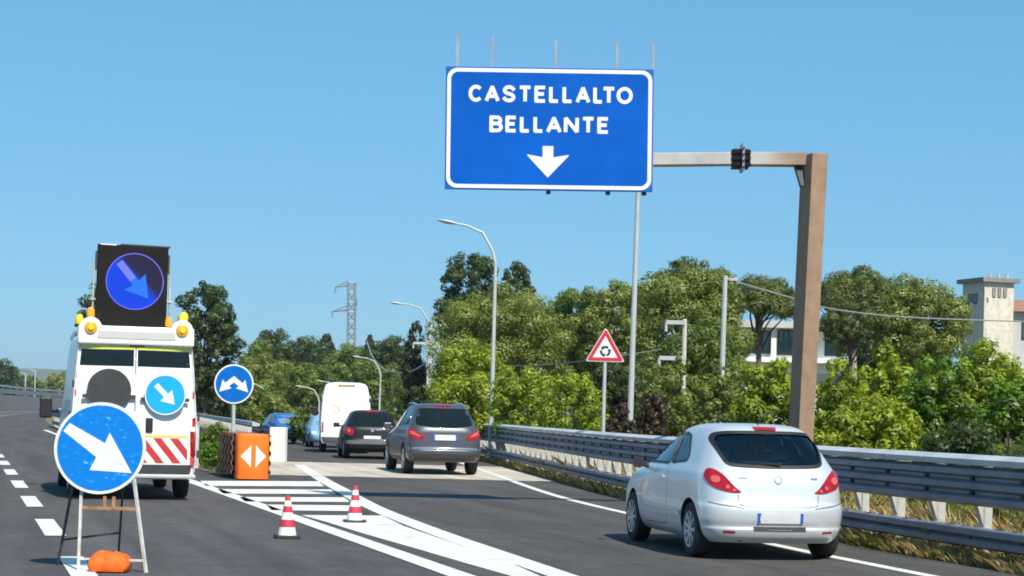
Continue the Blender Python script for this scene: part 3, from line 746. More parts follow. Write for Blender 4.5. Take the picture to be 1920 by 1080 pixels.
def make_suv():
    t, bvh = vehicle('estate_suv', 'grey-blue SUV with a red brake light queuing on the exit ramp', 'car', (-1.60, 45.6), R(12.0), SUV); t.scale = (1, 1, 1.03)
    W = [(0, 1.585), (.4, 1.58), (.60, 1.55), (.66, 1.42), (.70, 1.24), (.64, 1.165), (.3, 1.12), (0, 1.115), (-.3, 1.12), (-.64, 1.165), (-.70, 1.24), (-.66, 1.42), (-.60, 1.55), (-.4, 1.58)]
    part(patch(bvh, W, FR['rear'], .004, .08), 'rear_window', M['glass_dark'], t)
    for fr in ('left', 'right'):
        part(patch(bvh, [(.75, 1.22), (.85, 1.45), (1.0, 1.56), (1.45, 1.58), (1.45, 1.16), (1.0, 1.18)], FR[fr], .004, .1, 3), 'quarter_window', M['glass_dark'], t)
        part(patch(bvh, [(1.52, 1.16), (1.52, 1.58), (2.1, 1.56), (2.3, 1.53), (2.3, 1.12)], FR[fr], .004, .1, 1), 'door_window', M['glass_dark'], t)
        part(patch(bvh, [(2.36, 1.12), (2.36, 1.52), (2.6, 1.42), (2.95, 1.22), (3.1, 1.10)], FR[fr], .004, .1, 1), 'door_window', M['glass_dark'], t)
        part(strip(bvh, [(1.48, 1.1), (1.45, .8), (1.5, .5), (2.3, .45)], FR[fr], .012, .0015), 'door_seam', M['black'], t)
        part(strip(bvh, [(2.33, 1.1), (2.33, .5)], FR[fr], .012, .0015), 'door_seam', M['black'], t)
        part(strip(bvh, [(1.3, .36), (3.2, .36)], FR[fr], .10, .01), 'sill', M['charcoal'], t)
        s = -1 if fr == 'left' else 1
        MB().tube([(s * .60, .75, 1.66), (s * .61, 1.4, 1.70), (s * .58, 2.2, 1.69)], .02, 6).build('roof_rail', M['chrome'], t)
    lamp = [(.86, 1.09), (.78, 1.08), (.70, 1.0), (.55, .93), (.52, .86), (.66, .83), (.80, .86), (.90, .92), (.93, 1.0)]
    def wrap(pl, a=30):
        out = []
        for x, z in pl:
            q = project(bvh, FR['rear'], x, z, 0)
            if q is None: q = Vector((x, .38, z))
            out.append((q.x * math.cos(R(a)) + q.y * math.sin(R(a)), z))
        return out
    tail_lamps(t, bvh, wrap(lamp), M['lamp_red'], 30, [wrap([(.82, 1.03), (.74, 1.0), (.64, .93), (.62, .90), (.74, .93), (.84, .97)])], M['lamp_pink'])
    part(patch(bvh, [(-.42, 1.0), (.42, 1.0), (.40, .80), (-.40, .80)], FR['rear'], .006, .1, 1), 'plate_panel', M['greyblue'], t)
    p = part(patch(bvh, [(-.30, .95), (.30, .95), (.30, .82), (-.30, .82)], FR['rear'], .016, .1, 1), 'number_plate', M['plate'], t)
    for s in (-1, 1): part(patch(bvh, [(s * .30, .95), (s * .255, .95), (s * .255, .82), (s * .30, .82)], FR['rear'], .0185, .1, 1, .003), 'plate_band', M['plate_blue'], p)
    part(patch(bvh, [(-.80, .635), (0, .65), (.80, .635), (.80, .60), (0, .61), (-.80, .60)], FR['rear'], .012, .1, 1), 'bumper_trim', M['chrome'], t)
    part(patch(bvh, [(-.80, .50), (.80, .50), (.76, .34), (-.76, .34)], FR['rear'], .008, .1, 1), 'lower_bumper', M['charcoal'], t)
    part(patch(bvh, [(-.22, 1.645), (.22, 1.645), (.21, 1.612), (-.21, 1.612)], FR['rear'], .02, .1, 1, .04), 'brake_light', M['lamp_red'], t)
    part(strip(bvh, [(-.76, 1.1), (-.62, .92), (-.5, .72), (-.45, .67), (.45, .67), (.5, .72), (.62, .92), (.76, 1.1)], FR['rear'], .012, .0012, k=2), 'tailgate_seam', M['black'], t)
    for s in (-1, 1):
        MB().box((s * 1.02, 2.95, 1.12), (.2, .1, .16)).box((s * .92, 2.97, 1.09), (.1, .05, .05)).build('mirror', M['greyblue'], t, bevel=.03)
    MB().box((0, 2.3, .36), (1.5, 3.9, .08)).build('underbody', M['black'], t)
make_suv()

# ---- black hatchback
BLK = dict(paint='blackcar', wheel_r=.32, wheel_w=.2, axles=(.68, 3.25), track=.76, spokes=5, nz=4, nu=4,
    levels=[(.22, .76, .12, 3.9, .34, .5), (.32, .86, .02, 4.05, .36, .5), (.45, .882, .0, 4.1, .36, .5), (.56, .885, .0, 4.1, .36, .5), (.62, .885, .04, 4.05, .36, .5), (.80, .88, .07, 3.8, .38, .5), (.95, .86, .10, 3.3, .38, .5), (1.03, .825, .15, 3.0, .38, .4),
            (1.20, .745, .30, 2.7, .38, .4), (1.36, .67, .44, 2.4, .38, .4), (1.46, .61, .53, 2.15, .4, .4), (1.51, .52, .62, 2.0, .4, .4), (1.535, .36, .85, 1.85, .3, .4), (1.545, .18, 1.1, 1.6, .2, .2)])
def make_black():
    t, bvh = vehicle('black_hatchback', 'black hatchback waiting on the ramp behind the white delivery van', 'car', (-4.36, 58.6), R(9), BLK)
    W = [(0, 1.42), (.4, 1.415), (.56, 1.37), (.62, 1.2), (.58, 1.06), (.3, 1.03), (0, 1.025), (-.3, 1.03), (-.58, 1.06), (-.62, 1.2), (-.56, 1.37), (-.4, 1.415)]
    part(patch(bvh, W, FR['rear'], .004, .08), 'rear_window', M['glass_dark'], t)
    for fr in ('left', 'right'):
        part(patch(bvh, [(1.0, 1.08), (1.2, 1.36), (1.6, 1.44), (1.7, 1.44), (1.7, 1.04)], FR[fr], .004, .1, 1), 'door_window', M['glass_dark'], t)
        part(patch(bvh, [(1.76, 1.04), (1.76, 1.43), (2.1, 1.36), (2.5, 1.15), (2.65, 1.02)], FR[fr], .004, .1, 1), 'door_window', M['glass_dark'], t)
        s = -1 if fr == 'left' else 1
        MB().box((s * .98, 2.5, 1.04), (.19, .1, .14)).box((s * .86, 2.53, 1.01), (.16, .05, .05)).build('mirror', M['black'], t, bevel=.02)
    def wrap(pl, a=28):
        out = []
        for x, z in pl:
            q = project(bvh, FR['rear'], x, z, 0)
            if q is None: q = Vector((x, .4, z))
            out.append((q.x * math.cos(R(a)) + q.y * math.sin(R(a)), z))
        return out
    tail_lamps(t, bvh, wrap([(.84, 1.0), (.72, .99), (.60, .92), (.58, .80), (.68, .74), (.80, .78), (.865, .9)]), M['lamp_red'], 28, [wrap([(.76, .95), (.69, .92), (.69, .84), (.77, .86)])], M['lamp_pink'])
    part(patch(bvh, [(-.21, 1.50), (.21, 1.50), (.2, 1.455), (-.2, 1.455)], FR['rear'], .03, .1, 1, .05), 'brake_light', M['lamp_red'], t)
    part(patch(bvh, [(-.27, .735), (.27, .735), (.27, .635), (-.27, .635)], FR['rear'], .012, .1, 1), 'number_plate', M['plate'], t)
    part(patch(bvh, [(-.84, .58), (.84, .58), (.84, .47), (-.84, .47)], FR['rear'], .012, .12, 1), 'bumper_band', M['grey_plastic'], t)
    part(patch(bvh, circle(.05, 12, 0, .90), FR['rear'], .01, .1, 1), 'badge', M['chrome'], t)
    part(strip(bvh, [(.10, .93), (.3, .93)], FR['rear'], .03, .004, k=2), 'model_lettering', M['chrome'], t)
    MB().box((0, 2.0, .28), (1.4, 3.5, .08)).build('underbody', M['black'], t)
make_black()

# ---- vans
def van_levels(h, L, k=1.0):
    return [(.33, .93, .06, L - .3, .12, .4), (.42, .99, .01, L - .05, .13, .4), (.55, 1.01, .0, L, .13, .4), (.80, 1.02, .0, L, .13, .45), (1.05, 1.025, .0, L - .1, .13, .5), (1.20, 1.02, .004, L - .5, .14, .5), (1.5, 1.0, .02, L - .95, .14, .5),
            (h * .76, .965, .05, L - 1.35, .15, .5), (h * .88, .90, .10, L - 1.6, .16, .5), (h * .95, .83, .16, L - 1.8, .2, .5), (h * .982, .70, .25, L - 2.0, .3, .5), (h * .997, .45, .5, L - 2.3, .3, .4), (h, .2, 1.0, L - 2.8, .2, .3)]
def make_delivery_van():
    spec = dict(paint='whitevan', wheel_r=.34, wheel_w=.22, axles=(1.0, 4.3), track=.86, spokes=6, levels=van_levels(2.52, 5.6), nz=4, nu=3)
    t, bvh = vehicle('delivery_van', 'white high-roof delivery van at the head of the ramp queue', 'van', (-5.86, 66.0), R(6.8), spec); t.scale = (.88, 1, 1)
    part(strip(bvh, [(0, .6), (0, 2.25)], FR['rear'], .014, .0012, k=3), 'door_seam', M['grey_plastic'], t)
    part(strip(bvh, [(-.86, 1.85), (.86, 1.85)], FR['rear'], .02, .0015, k=6), 'body_crease', M['wall_grey'], t)
    part(patch(bvh, [(-.34, 2.42), (.34, 2.42), (.33, 2.34), (-.33, 2.34)], FR['rear'], .02, .1, 1, .05), 'roof_lamp_bar', M['rust'], t)
    for s in (-1, 1):
        fr = corner(s, 25)
        part(patch(bvh, [(s * .90, 1.12), (s * 1.02, 1.12), (s * 1.0, .72), (s * .90, .72)], FR['rear'], .012, .1, 1, .03), 'tail_light', M['lamp_red'], t)
        part(patch(bvh, [(s * .55, .58), (s * .74, .58), (s * .74, .52), (s * .55, .52)], FR['rear'], .012, .1, 1), 'number_plate' if s > 0 else 'lamp_lens', M['plate'], t)
        MB().box((s * 1.18, 4.3, 1.45), (.2, .12, .32)).box((s * 1.06, 4.33, 1.4), (.1, .06, .08)).build('mirror', M['black'], t, bevel=.03)
        for hz in (.9, 1.4, 2.0): MB().box((s * .985 if hz < 1.5 else s * .955, .03, hz), (.04, .06, .09)).build('hinge', M['wall_grey'], t)
    part(patch(bvh, [(-.97, .56), (.97, .56), (.95, .38), (-.95, .38)], FR['rear'], .02, .15, 1, .03), 'bumper', M['grey_plastic'], t)
    for pts in ([(-.58, 1.62), (-.48, 1.70), (-.36, 1.58), (-.28, 1.46)], [(-.30, 1.68), (-.26, 1.55), (-.24, 1.42)], [(-.05, 1.66), (.02, 1.55), (.0, 1.44)], [(-.50, 1.40), (-.40, 1.45), (-.36, 1.36)]):
        part(strip(bvh, pts, FR['rear'], .045, .003), 'door_print', M['tan_print'], t)
    MB().box((0, 2.8, .40), (1.7, 4.9, .1)).build('underbody', M['black'], t)
make_delivery_van()

def make_service_van():
    L = 5.8
    lv = [(.33, .93, .06, L - .3, .12, .4), (.42, .99, .01, L - .05, .13, .4), (.55, 1.01, .0, L, .13, .4), (.80, 1.02, .0, L, .13, .45), (1.05, 1.03, .0, L - .1, .13, .5), (1.25, 1.025, .004, L - .5, .13, .5), (1.55, 1.005, .015, L - .95, .13, .5),
          (2.0, .975, .035, L - 1.35, .13, .5), (2.35, .945, .065, L - 1.6, .13, .5), (2.54, .925, .09, L - 1.8, .14, .5), (2.65, .885, .14, L - 2.0, .2, .5), (2.715, .76, .22, L - 2.2, .3, .5), (2.74, .45, .5, L - 2.4, .3, .4), (2.745, .2, 1.0, L - 2.8, .2, .3)]
    spec = dict(paint='servicevan', wheel_r=.345, wheel_w=.225, axles=(1.02, 4.6), track=.87, spokes=6, levels=lv, nz=5, nu=4)
    t, bvh = vehicle('service_van', 'white highway works van with red chevrons and beacons parked in the lane', 'van', (-6.12, 30.3), R(16.2), spec)
    rear = FR['rear']
    for s in (-1, 1):
        part(patch(bvh, [(s * .03, 2.425), (s * .86, 2.42), (s * .885, 2.155), (s * .03, 2.16)], rear, .004, .08, 1), 'rear_window', M['glass_dark'], t)
        part(strip(bvh, [(s * .02, 2.455), (s * .5, 2.455), (s * .87, 2.45)], rear, .05, .006, k=3), 'reflective_strip', M['hi_yellow'], t)
        for (z0, z1, mt) in ((.70, 1.12, 'lamp_red'), (.55, .69, 'lamp_pink')):
            fr = corner(s, 18); part(patch(bvh, [(s * .90, z1), (s * 1.04, z1), (s * 1.03, z0), (s * .91, z0)], fr if False else rear, .012, .06, 1, .04), 'tail_light', M[mt], t)
        for k in range(6):
            z0 = 1.20 + .15 * k
            if k in (1, 2, 4): continue
            part(patch(bvh, [(s * .93, z0 + .13), (s * .985, z0 + .15), (s * .985, z0 + .02), (s * .93, z0)], rear, .004, .06, 1, .004), 'pillar_marker', M['chev_red'], t)
        for hz in (.75, 1.35, 1.85): MB().box((s * (1.03 if hz < 1.5 else .985), .04, hz), (.03, .09, .12)).build('hinge', M['charcoal'], t)
        MB().box((s * 1.24, 4.35, 1.45), (.22, .13, .38)).box((s * 1.08, 4.40, 1.40), (.14, .06, .09)).build('mirror', M['black'], t, bevel=.035)
        # chevron board on each door
        bd = part(patch(bvh, [(s * .03, 1.0), (s * .86, 1.0), (s * .86, .60), (s * .03, .60)], rear, .006, .1, 1), 'chevron_board', M['chev_white'], t)
        for k in range(-1, 4):
            x0 = .03 + .27 * k; pl = []
            a = [(x0, 1.0), (x0 + .135, 1.0), (x0 + .135 + .32, .60), (x0 + .32, .60)]
            # clip the stripe to the board
            lo, hi = .03, .86; cl = []
            def clip(poly, lim, keep):
                out = []
                for i in range(len(poly)):
                    p, q = poly[i - 1], poly[i]; ip, iq = keep(p[0], lim), keep(q[0], lim)
                    if ip != iq:
                        tt = (lim - p[0]) / (q[0] - p[0]); out.append((lim, p[1] + tt * (q[1] - p[1])))
                    if iq: out.append(q)
                return out
            a = clip(a, lo, lambda x, l: x >= l); a = clip(a, hi, lambda x, l: x <= l) if a else a
            if len(a) > 2:
                part(patch(bvh, [(s * x if s > 0 else x - .89, z) for x, z in a], rear, .009, .1, 1, .003), 'chevron_stripe', M['chev_red'], bd)
        part(strip(bvh, [(s * .03, 1.03), (s * .45, 1.03), (s * .86, 1.03)], rear, .045, .005, k=2), 'yellow_strip', M['strip_yellow'], t)
    part(strip(bvh, [(0, .6), (0, 2.48)], rear, .018, .0015, k=4), 'door_seam', M['grey_plastic'], t)
    part(strip(bvh, [(-.92, 2.08), (.92, 2.08)], rear, .012, .0015, k=6), 'body_crease', M['wall_grey'], t)
    part(strip(bvh, [(-.88, 2.495), (.88, 2.495)], rear, .014, .0015, k=6), 'door_seam', M['wall_grey'], t)
    part(patch(bvh, [(-.10, 2.515), (.14, 2.515), (.14, 2.475), (-.10, 2.475)], rear, .015, .1, 1, .02), 'brake_light', M['lamp_red'], t)
    part(patch(bvh, [(-.97, .57), (.97, .57), (.96, .38), (-.96, .38)], rear, .03, .15, 1, .04), 'bumper', M['charcoal'], t)
    MB().box((0, -.10, .385), (1.96, .20, .06)).build('rear_step', M['steel_light'], t, bevel=.015)
    MB().box((.234, -.005, 1.21), (.115, .05, .24)).build('door_handle', M['black'], t, bevel=.02)
    MB().box((0, 2.9, .42), (1.7, 5.0, .12)).build('underbody', M['black'], t)
    # round covers and the turn sign on the doors
    def disc_tilt(cx, cz, r, tilt):
        e = Matrix.Translation((cx, -.035, cz)) @ Matrix.Rotation(tilt, 4, 'Z')
        return lambda x, y, z: tuple(e @ Vector((x, y, z)))
    MB().prism(circle(.35, 40), -.015, .015, disc_tilt(-.42, 1.76, .35, 0)).box((-.42, -.03, 1.66), (.84, .03, .06)).build('folded_sign', M['charcoal'], t)
    fr = disc_tilt(.476, 1.71, .33, R(-4))
    d = MB().prism(circle(.33, 40), -.045, -.02, fr).build('arrow_disc', M['disc_cyan'], t)
    MB().box((.476, -.03, 1.63), (.78, .02, .06)).build('sign_bracket', M['charcoal'], t)
    mb = MB(); mb.ring([fr(x, 0, z)[0::2] for x, z in circle(.33, 40)], [fr(x, 0, z)[0::2] for x, z in circle(.305, 40)], -.115, -.085); 
    ar = rot2(ARROW(.44, .085, .20, .26), R(-46))
    MB().prism(ar, -.052, -.045, fr).build('arrow', M['sign_white'], d)
    MB().add([fr(x, -.047, z) for x, z in circle(.33, 40)] + [fr(x, -.047, z) for x, z in circle(.312, 40)], [(i, (i + 1) % 40, 40 + (i + 1) % 40, 40 + i) for i in range(40)]).build('border', M['sign_white'], d)
    # beacon box across the roof edge
    MB().box((0, .17, 2.655), (1.86, .32, .30)).build('beacon_box', M['servicevan'], t, bevel=.03)
    MB().box((.0, .008, 2.66), (1.24, .014, .12)).build('box_recess', M['wall_grey'], t)
    for sx, dz in ((-.73, 0), (.73, 0)):
        MB().lathe([(.175, .015), (.175, .26)], 24, 'Y', (sx, -.01, 2.765)).build('lamp_housing', M['servicevan'], t, smooth=True)
        l = MB().lathe([(.115, 0), (.112, .012), (.06, -.03 + .02), (.02, -.028 + .01)][::-1] if False else [(.02, -.03), (.06, -.028), (.092, -.014), (.104, .01)], 24, 'Y', (sx, -.012, 2.765)).build('warning_lamp', M['lamp_amber'], t, smooth=True)
        MB().lathe([(.04, -.05), (.045, -.044)], 14, 'Y', (sx, -.012, 2.765)).build('lamp_core', M['lamp_yellow'], l)
    for sx, y, z, r, mt in ((-.90, .30, 2.88, .068, 'lamp_yellow'), (.76, .16, 2.97, .082, 'lamp_yellow'), (-.72, .30, 3.00, .068, 'lamp_amber'), (.52, .16, 2.88, .06, 'lamp_amber')):
        b = MB().lathe([(r * 1.1, -.10), (r * 1.1, -.06), (r * .6, -.05)], 16, 'Z', (sx, y, z)).build('beacon_base', M['black'], t, smooth=True)
        MB().lathe([(r * .9, -.055), (r, -.02), (r * .97, .05), (r * .75, .09), (r * .3, .11)], 18, 'Z', (sx, y, z)).build('beacon_lens', M[mt], b, smooth=True)
    # the lit arrow board on the roof
    def led_mat():
        m, nt, b = new_mat('led_disc')
        tc = N(nt, 'ShaderNodeTexCoord'); sp = N(nt, 'ShaderNodeSeparateXYZ'); nt.links.new(tc.outputs['Object'], sp.inputs[0])
        a1 = N(nt, 'ShaderNodeMath', operation='ADD'); nt.links.new(sp.outputs['X'], a1.inputs[0]); nt.links.new(sp.outputs['Z'], a1.inputs[1])
        r = ramp(nt, a1.outputs[0], [(0.0, (0.0, 0.055, 0.72)), (0.06, (0.004, 0.05, 0.55)), (0.20, (0.016, 0.016, 0.05)), (1.0, (0.012, 0.012, 0.02))])
        nt.links.new(r.outputs[0], b.inputs['Emission Color']); b.inputs['Emission Strength'].default_value = 0.9
        b.inputs['Base Color'].default_value = (0.008, 0.008, 0.014, 1); b.inputs['Roughness'].default_value = 0.6; b.inputs['Specular IOR Level'].default_value = 0.05
        return m
    M['led_disc'] = led_mat()
    M['led_ring'] = emissive('led_ring', (0.16, 0.15, 0.85), 0.9)
    M['led_arrow'] = emissive('led_arrow', (0.02, 0.20, 1.0), 0.8)
    M['led_pale'] = emissive('led_arrow_tail', (0.20, 0.24, 0.90), 0.8)
    B = MB().box((0, 0, 0), (1.14, .12, 1.34)).build('arrow_board', M['panel_black'], t, bevel=.012, loc=(-.07, .34, 3.47))
    B.rotation_euler = (R(-3), R(.8), 0)
    d = MB().prism(circle(.455, 48), -.066, -.058).build('lit_disc', M['led_disc'], B, loc=(.04, 0, .08))
    MB().ring(circle(.468, 48), circle(.45, 48), -.072, -.058).build('lit_ring', M['led_ring'], B, loc=(.04, 0, .08))
    ar = ARROW(.74, .12, .34, .42)
    MB().prism(rot2([(-.37, -.06), (-.02, -.06), (-.02, .06), (-.37, .06)], R(-50)), -.074, -.066).build('lit_arrow', M['led_pale'], B, loc=(.02, 0, .10))
    MB().prism(rot2([(-.02, -.06), (.06, -.06), (.03, -.22), (.38, 0), (.03, .22), (.06, .06), (-.02, .06)], R(-50)), -.0745, -.0665).build('lit_arrow', M['led_arrow'], B, loc=(.02, 0, .10))
    MB().box((-.40, -.03, .665), (.26, .08, .02)).build('top_clip', M['sign_white'], B)
    MB().box((.20, 0, .68), (.80, .12, .02)).build('top_cap', M['charcoal'], B)
    for sx in (-1, 1): MB().box((sx * .585, .01, .40), (.03, .10, .30)).build('side_hinge', M['charcoal'], B)
    for sx in (-1, 1):
        mb = MB().tube([(sx * .64 - .07, .38, 2.70), (sx * .62 - .07, .36, 3.15), (sx * .61 - .07, .34, 3.80)], .018, 6)
        mb.tube([(sx * .66 - .07, .34, 3.24), (sx * .56 - .07, .34, 3.24)], .02, 6)
        mb.build('board_strut', M['post_white'], t)
make_service_van()

# ---- two blue cars glimpsed beyond the island
BL2 = dict(paint='bluecar', wheel_r=.31, wheel_w=.2, axles=(.68, 3.15), track=.74, spokes=5, nz=3, nu=3, levels=BLK['levels'])
def make_blue(px, py, Y, lab, paint, hd):
    sp = dict(BL2, paint=paint); g = P(px, py, Y)
    t, bvh = vehicle('blue_car', lab, 'car', (g.x, g.y), hd, sp, None)
    t.scale = (.88, .88, .85)
    W = [(0, 1.42), (.4, 1.415), (.56, 1.37), (.62, 1.2), (.58, 1.06), (0, 1.025), (-.58, 1.06), (-.62, 1.2), (-.56, 1.37), (-.4, 1.415)]
    part(patch(bvh, W, FR['rear'], .004, .1), 'rear_window', M['glass_bluish'], t)
    part(patch(bvh, [(-.62, 1.40), (0, 1.42), (.62, 1.40), (.74, 1.06), (0, 1.03), (-.74, 1.06)], FR['front'], .004, .15, 2), 'windscreen', M['glass_bluish'], t)
    for fr in ('left', 'right'):
        part(patch(bvh, [(1.0, 1.08), (1.2, 1.36), (1.6, 1.44), (2.0, 1.40), (2.4, 1.18), (2.55, 1.04)], FR[fr], .004, .1, 1), 'door_window', M['glass_bluish'], t)
    for s in (-1, 1):
        part(patch(bvh, [(s * .58, .74), (s * .78, .76), (s * .76, .64), (s * .56, .62)], FR['front'], .012, .1, 1), 'headlight', M['sign_white'], t)
        part(patch(bvh, [(s * .62, .95), (s * .78, .95), (s * .78, .76), (s * .64, .76)], FR['rear'], .012, .1, 1), 'tail_light', M['lamp_red'], t)
    part(patch(bvh, [(-.27, .52), (.27, .52), (.27, .42), (-.27, .42)], FR['front'], .014, .1, 1), 'number_plate', M['plate'], t)
make_blue(518, 838, 84, 'blue car just above the cream block beyond the orange crash cushion', 'bluecar', R(200))
make_blue(604, 850, 78, 'pale blue car half hidden by the white delivery van', 'palecar', R(190))

# ------------------------------------------------------------------ guardrails
def wave_profile():
    up = []
    for i in range(13):
        z = 0.64 + 0.44 * i / 12
        up.append((-0.045 - 0.042 * math.cos(2 * math.pi * i / 4 * 1.0 + 0), z))
    return up
WAVE3 = [(-.01, .64), (-.085, .675), (-.085, .735), (-.015, .77), (-.015, .80), (-.085, .835), (-.085, .895), (-.015, .93), (-.015, .96), (-.085, .99), (-.085, 1.05), (-.01, 1.085)]
WAVE1 = [(.0, .165), (-.075, .195), (-.075, .255), (-.02, .285), (-.075, .315), (-.075, .375), (.0, .405)]
def rail_piece(name, path, prof, mat, parent, thick=.006, closed=False):
    n = len(prof); vs = []; fs = []
    for i, p in enumerate(path):
        d = (path[min(i + 1, len(path) - 1)] - path[max(i - 1, 0)]).normalized(); nr = Vector((d.y, -d.x, 0))
        for k in (0, 1) if not closed else (0,):
            for (a, z) in prof: vs.append(p + nr * (a + thick * k) + Vector((0, 0, z)))
    st = n * (1 if closed else 2)
    for i in range(len(path) - 1):
        for k in range(n if closed else n - 1):
            a = i * st + k; b = i * st + (k + 1) % n
            fs.append((a, b, b + st, a + st))
            if not closed: fs.append((a + n + st, b + n + st, b + n, a + n))
        if not closed:
            for k in (0, n - 1): fs.append((i * st + k, i * st + k + n, (i + 1) * st + k + n, (i + 1) * st + k))
    if closed: fs.append(tuple(range(n))); fs.append(tuple(range((len(path) - 1) * st + n - 1, (len(path) - 1) * st - 1, -1)))
    else:
        for q in (0, (len(path) - 1) * st):
            for k in range(n - 1): fs.append((q + k, q + k + 1, q + k + 1 + n, q + k + n))
    return MB().add(vs, fs).build(name, mat, parent)
def guardrail(label, fx, y0, y1, sp, side, per=3, cap=True, grp=None):
    """fx: lateral position at distance y; side +1: the road lies to the left of it."""
    o0 = Vector((fx(y0), y0, 0)); t = thing('guardrail', label, 'guardrail', o0, 0, grp)
    pts = []; y = y0
    while y < y1:
        pts.append(Vector((fx(y), y, 0)) - o0)
        dx = fx(y + .5) - fx(y); y += sp / math.hypot(1, dx / .5)
    pm = None
    for i, p in enumerate(pts):
        if pm is None:
            mb = MB()
            mb.box((side * .10, 0, .52), (.012, .11, 1.12)).box((side * .15, -.05, .52), (.10, .010, 1.12)).box((side * .15, .05, .52), (.10, .010, 1.12))
            mb.add([(side * .02, -.05, .64), (side * .02, .05, .64), (side * .10, .05, .40), (side * .10, -.05, .40), (side * .10, .05, .64), (side * .10, -.05, .64)], [(0, 1, 2, 3), (0, 3, 5), (1, 4, 2), (0, 5, 4, 1)])
            mb.add([(side * .02, -.06, .40), (side * .02, .06, .40), (side * .26, .06, 0.0), (side * .26, -.06, 0.0), (side * .10, -.06, .40), (side * .10, .06, .40)], [(0, 1, 2, 3), (0, 3, 4), (1, 5, 2)])
            mb.mat(1)
            for zz in (.785, .945, .285): mb.box((side * -.028, 0, zz), (.035, .07, .045))
            pm = mb.mesh('post'); pm.materials.append(M['post_white']); pm.materials.append(M['black'])
        d = pts[min(i + 1, len(pts) - 1)] - pts[max(0, i - 1)]
        po = bpy.data.objects.new('post', pm); C.objects.link(po); po.parent = t; po.location = p; po.rotation_euler = (0, 0, math.atan2(-d.x, d.y))
    k = 0
    sgn = side
    while k < len(pts) - 1:
        seg = pts[k:min(k + per, len(pts) - 1) + 1]
        if len(seg) < 2: break
        e = (seg[1] - seg[0]).normalized() * .012; seg = [seg[0] + e] + seg[1:-1] + [seg[-1] - e * .2]
        rail_piece('upper_beam', seg, [(a * sgn, z) for a, z in WAVE3], M['steel_rail'], t)
        rail_piece('lower_beam', seg, [(a * sgn, z) for a, z in WAVE1], M['steel_rail'], t)
        if cap: rail_piece('top_beam', seg, [(sgn * -.09, 1.10), (sgn * -.10, 1.165), (sgn * .06, 1.215), (sgn * .08, 1.20), (sgn * .08, 1.10)], M['steel_light'], t, closed=True)
        k += per
    # bolts heads on the near beams
    return t
guardrail('long double-beam steel guardrail edging the exit lane on the right', lambda y: EX(y) + .36, 15.5, 74, 1.14, 1)
guardrail('steel guardrail behind the crash cushion on the left of the ramp', lambda y: -6.1 - .2 * (y - 44.5), 44.5, 96, 1.5, -1, 3)
guardrail('far guardrail on the right of the main carriageway behind the works van', lambda y: AX(y) + 1.0, 46.5, 120, 2.0, 1, 3)

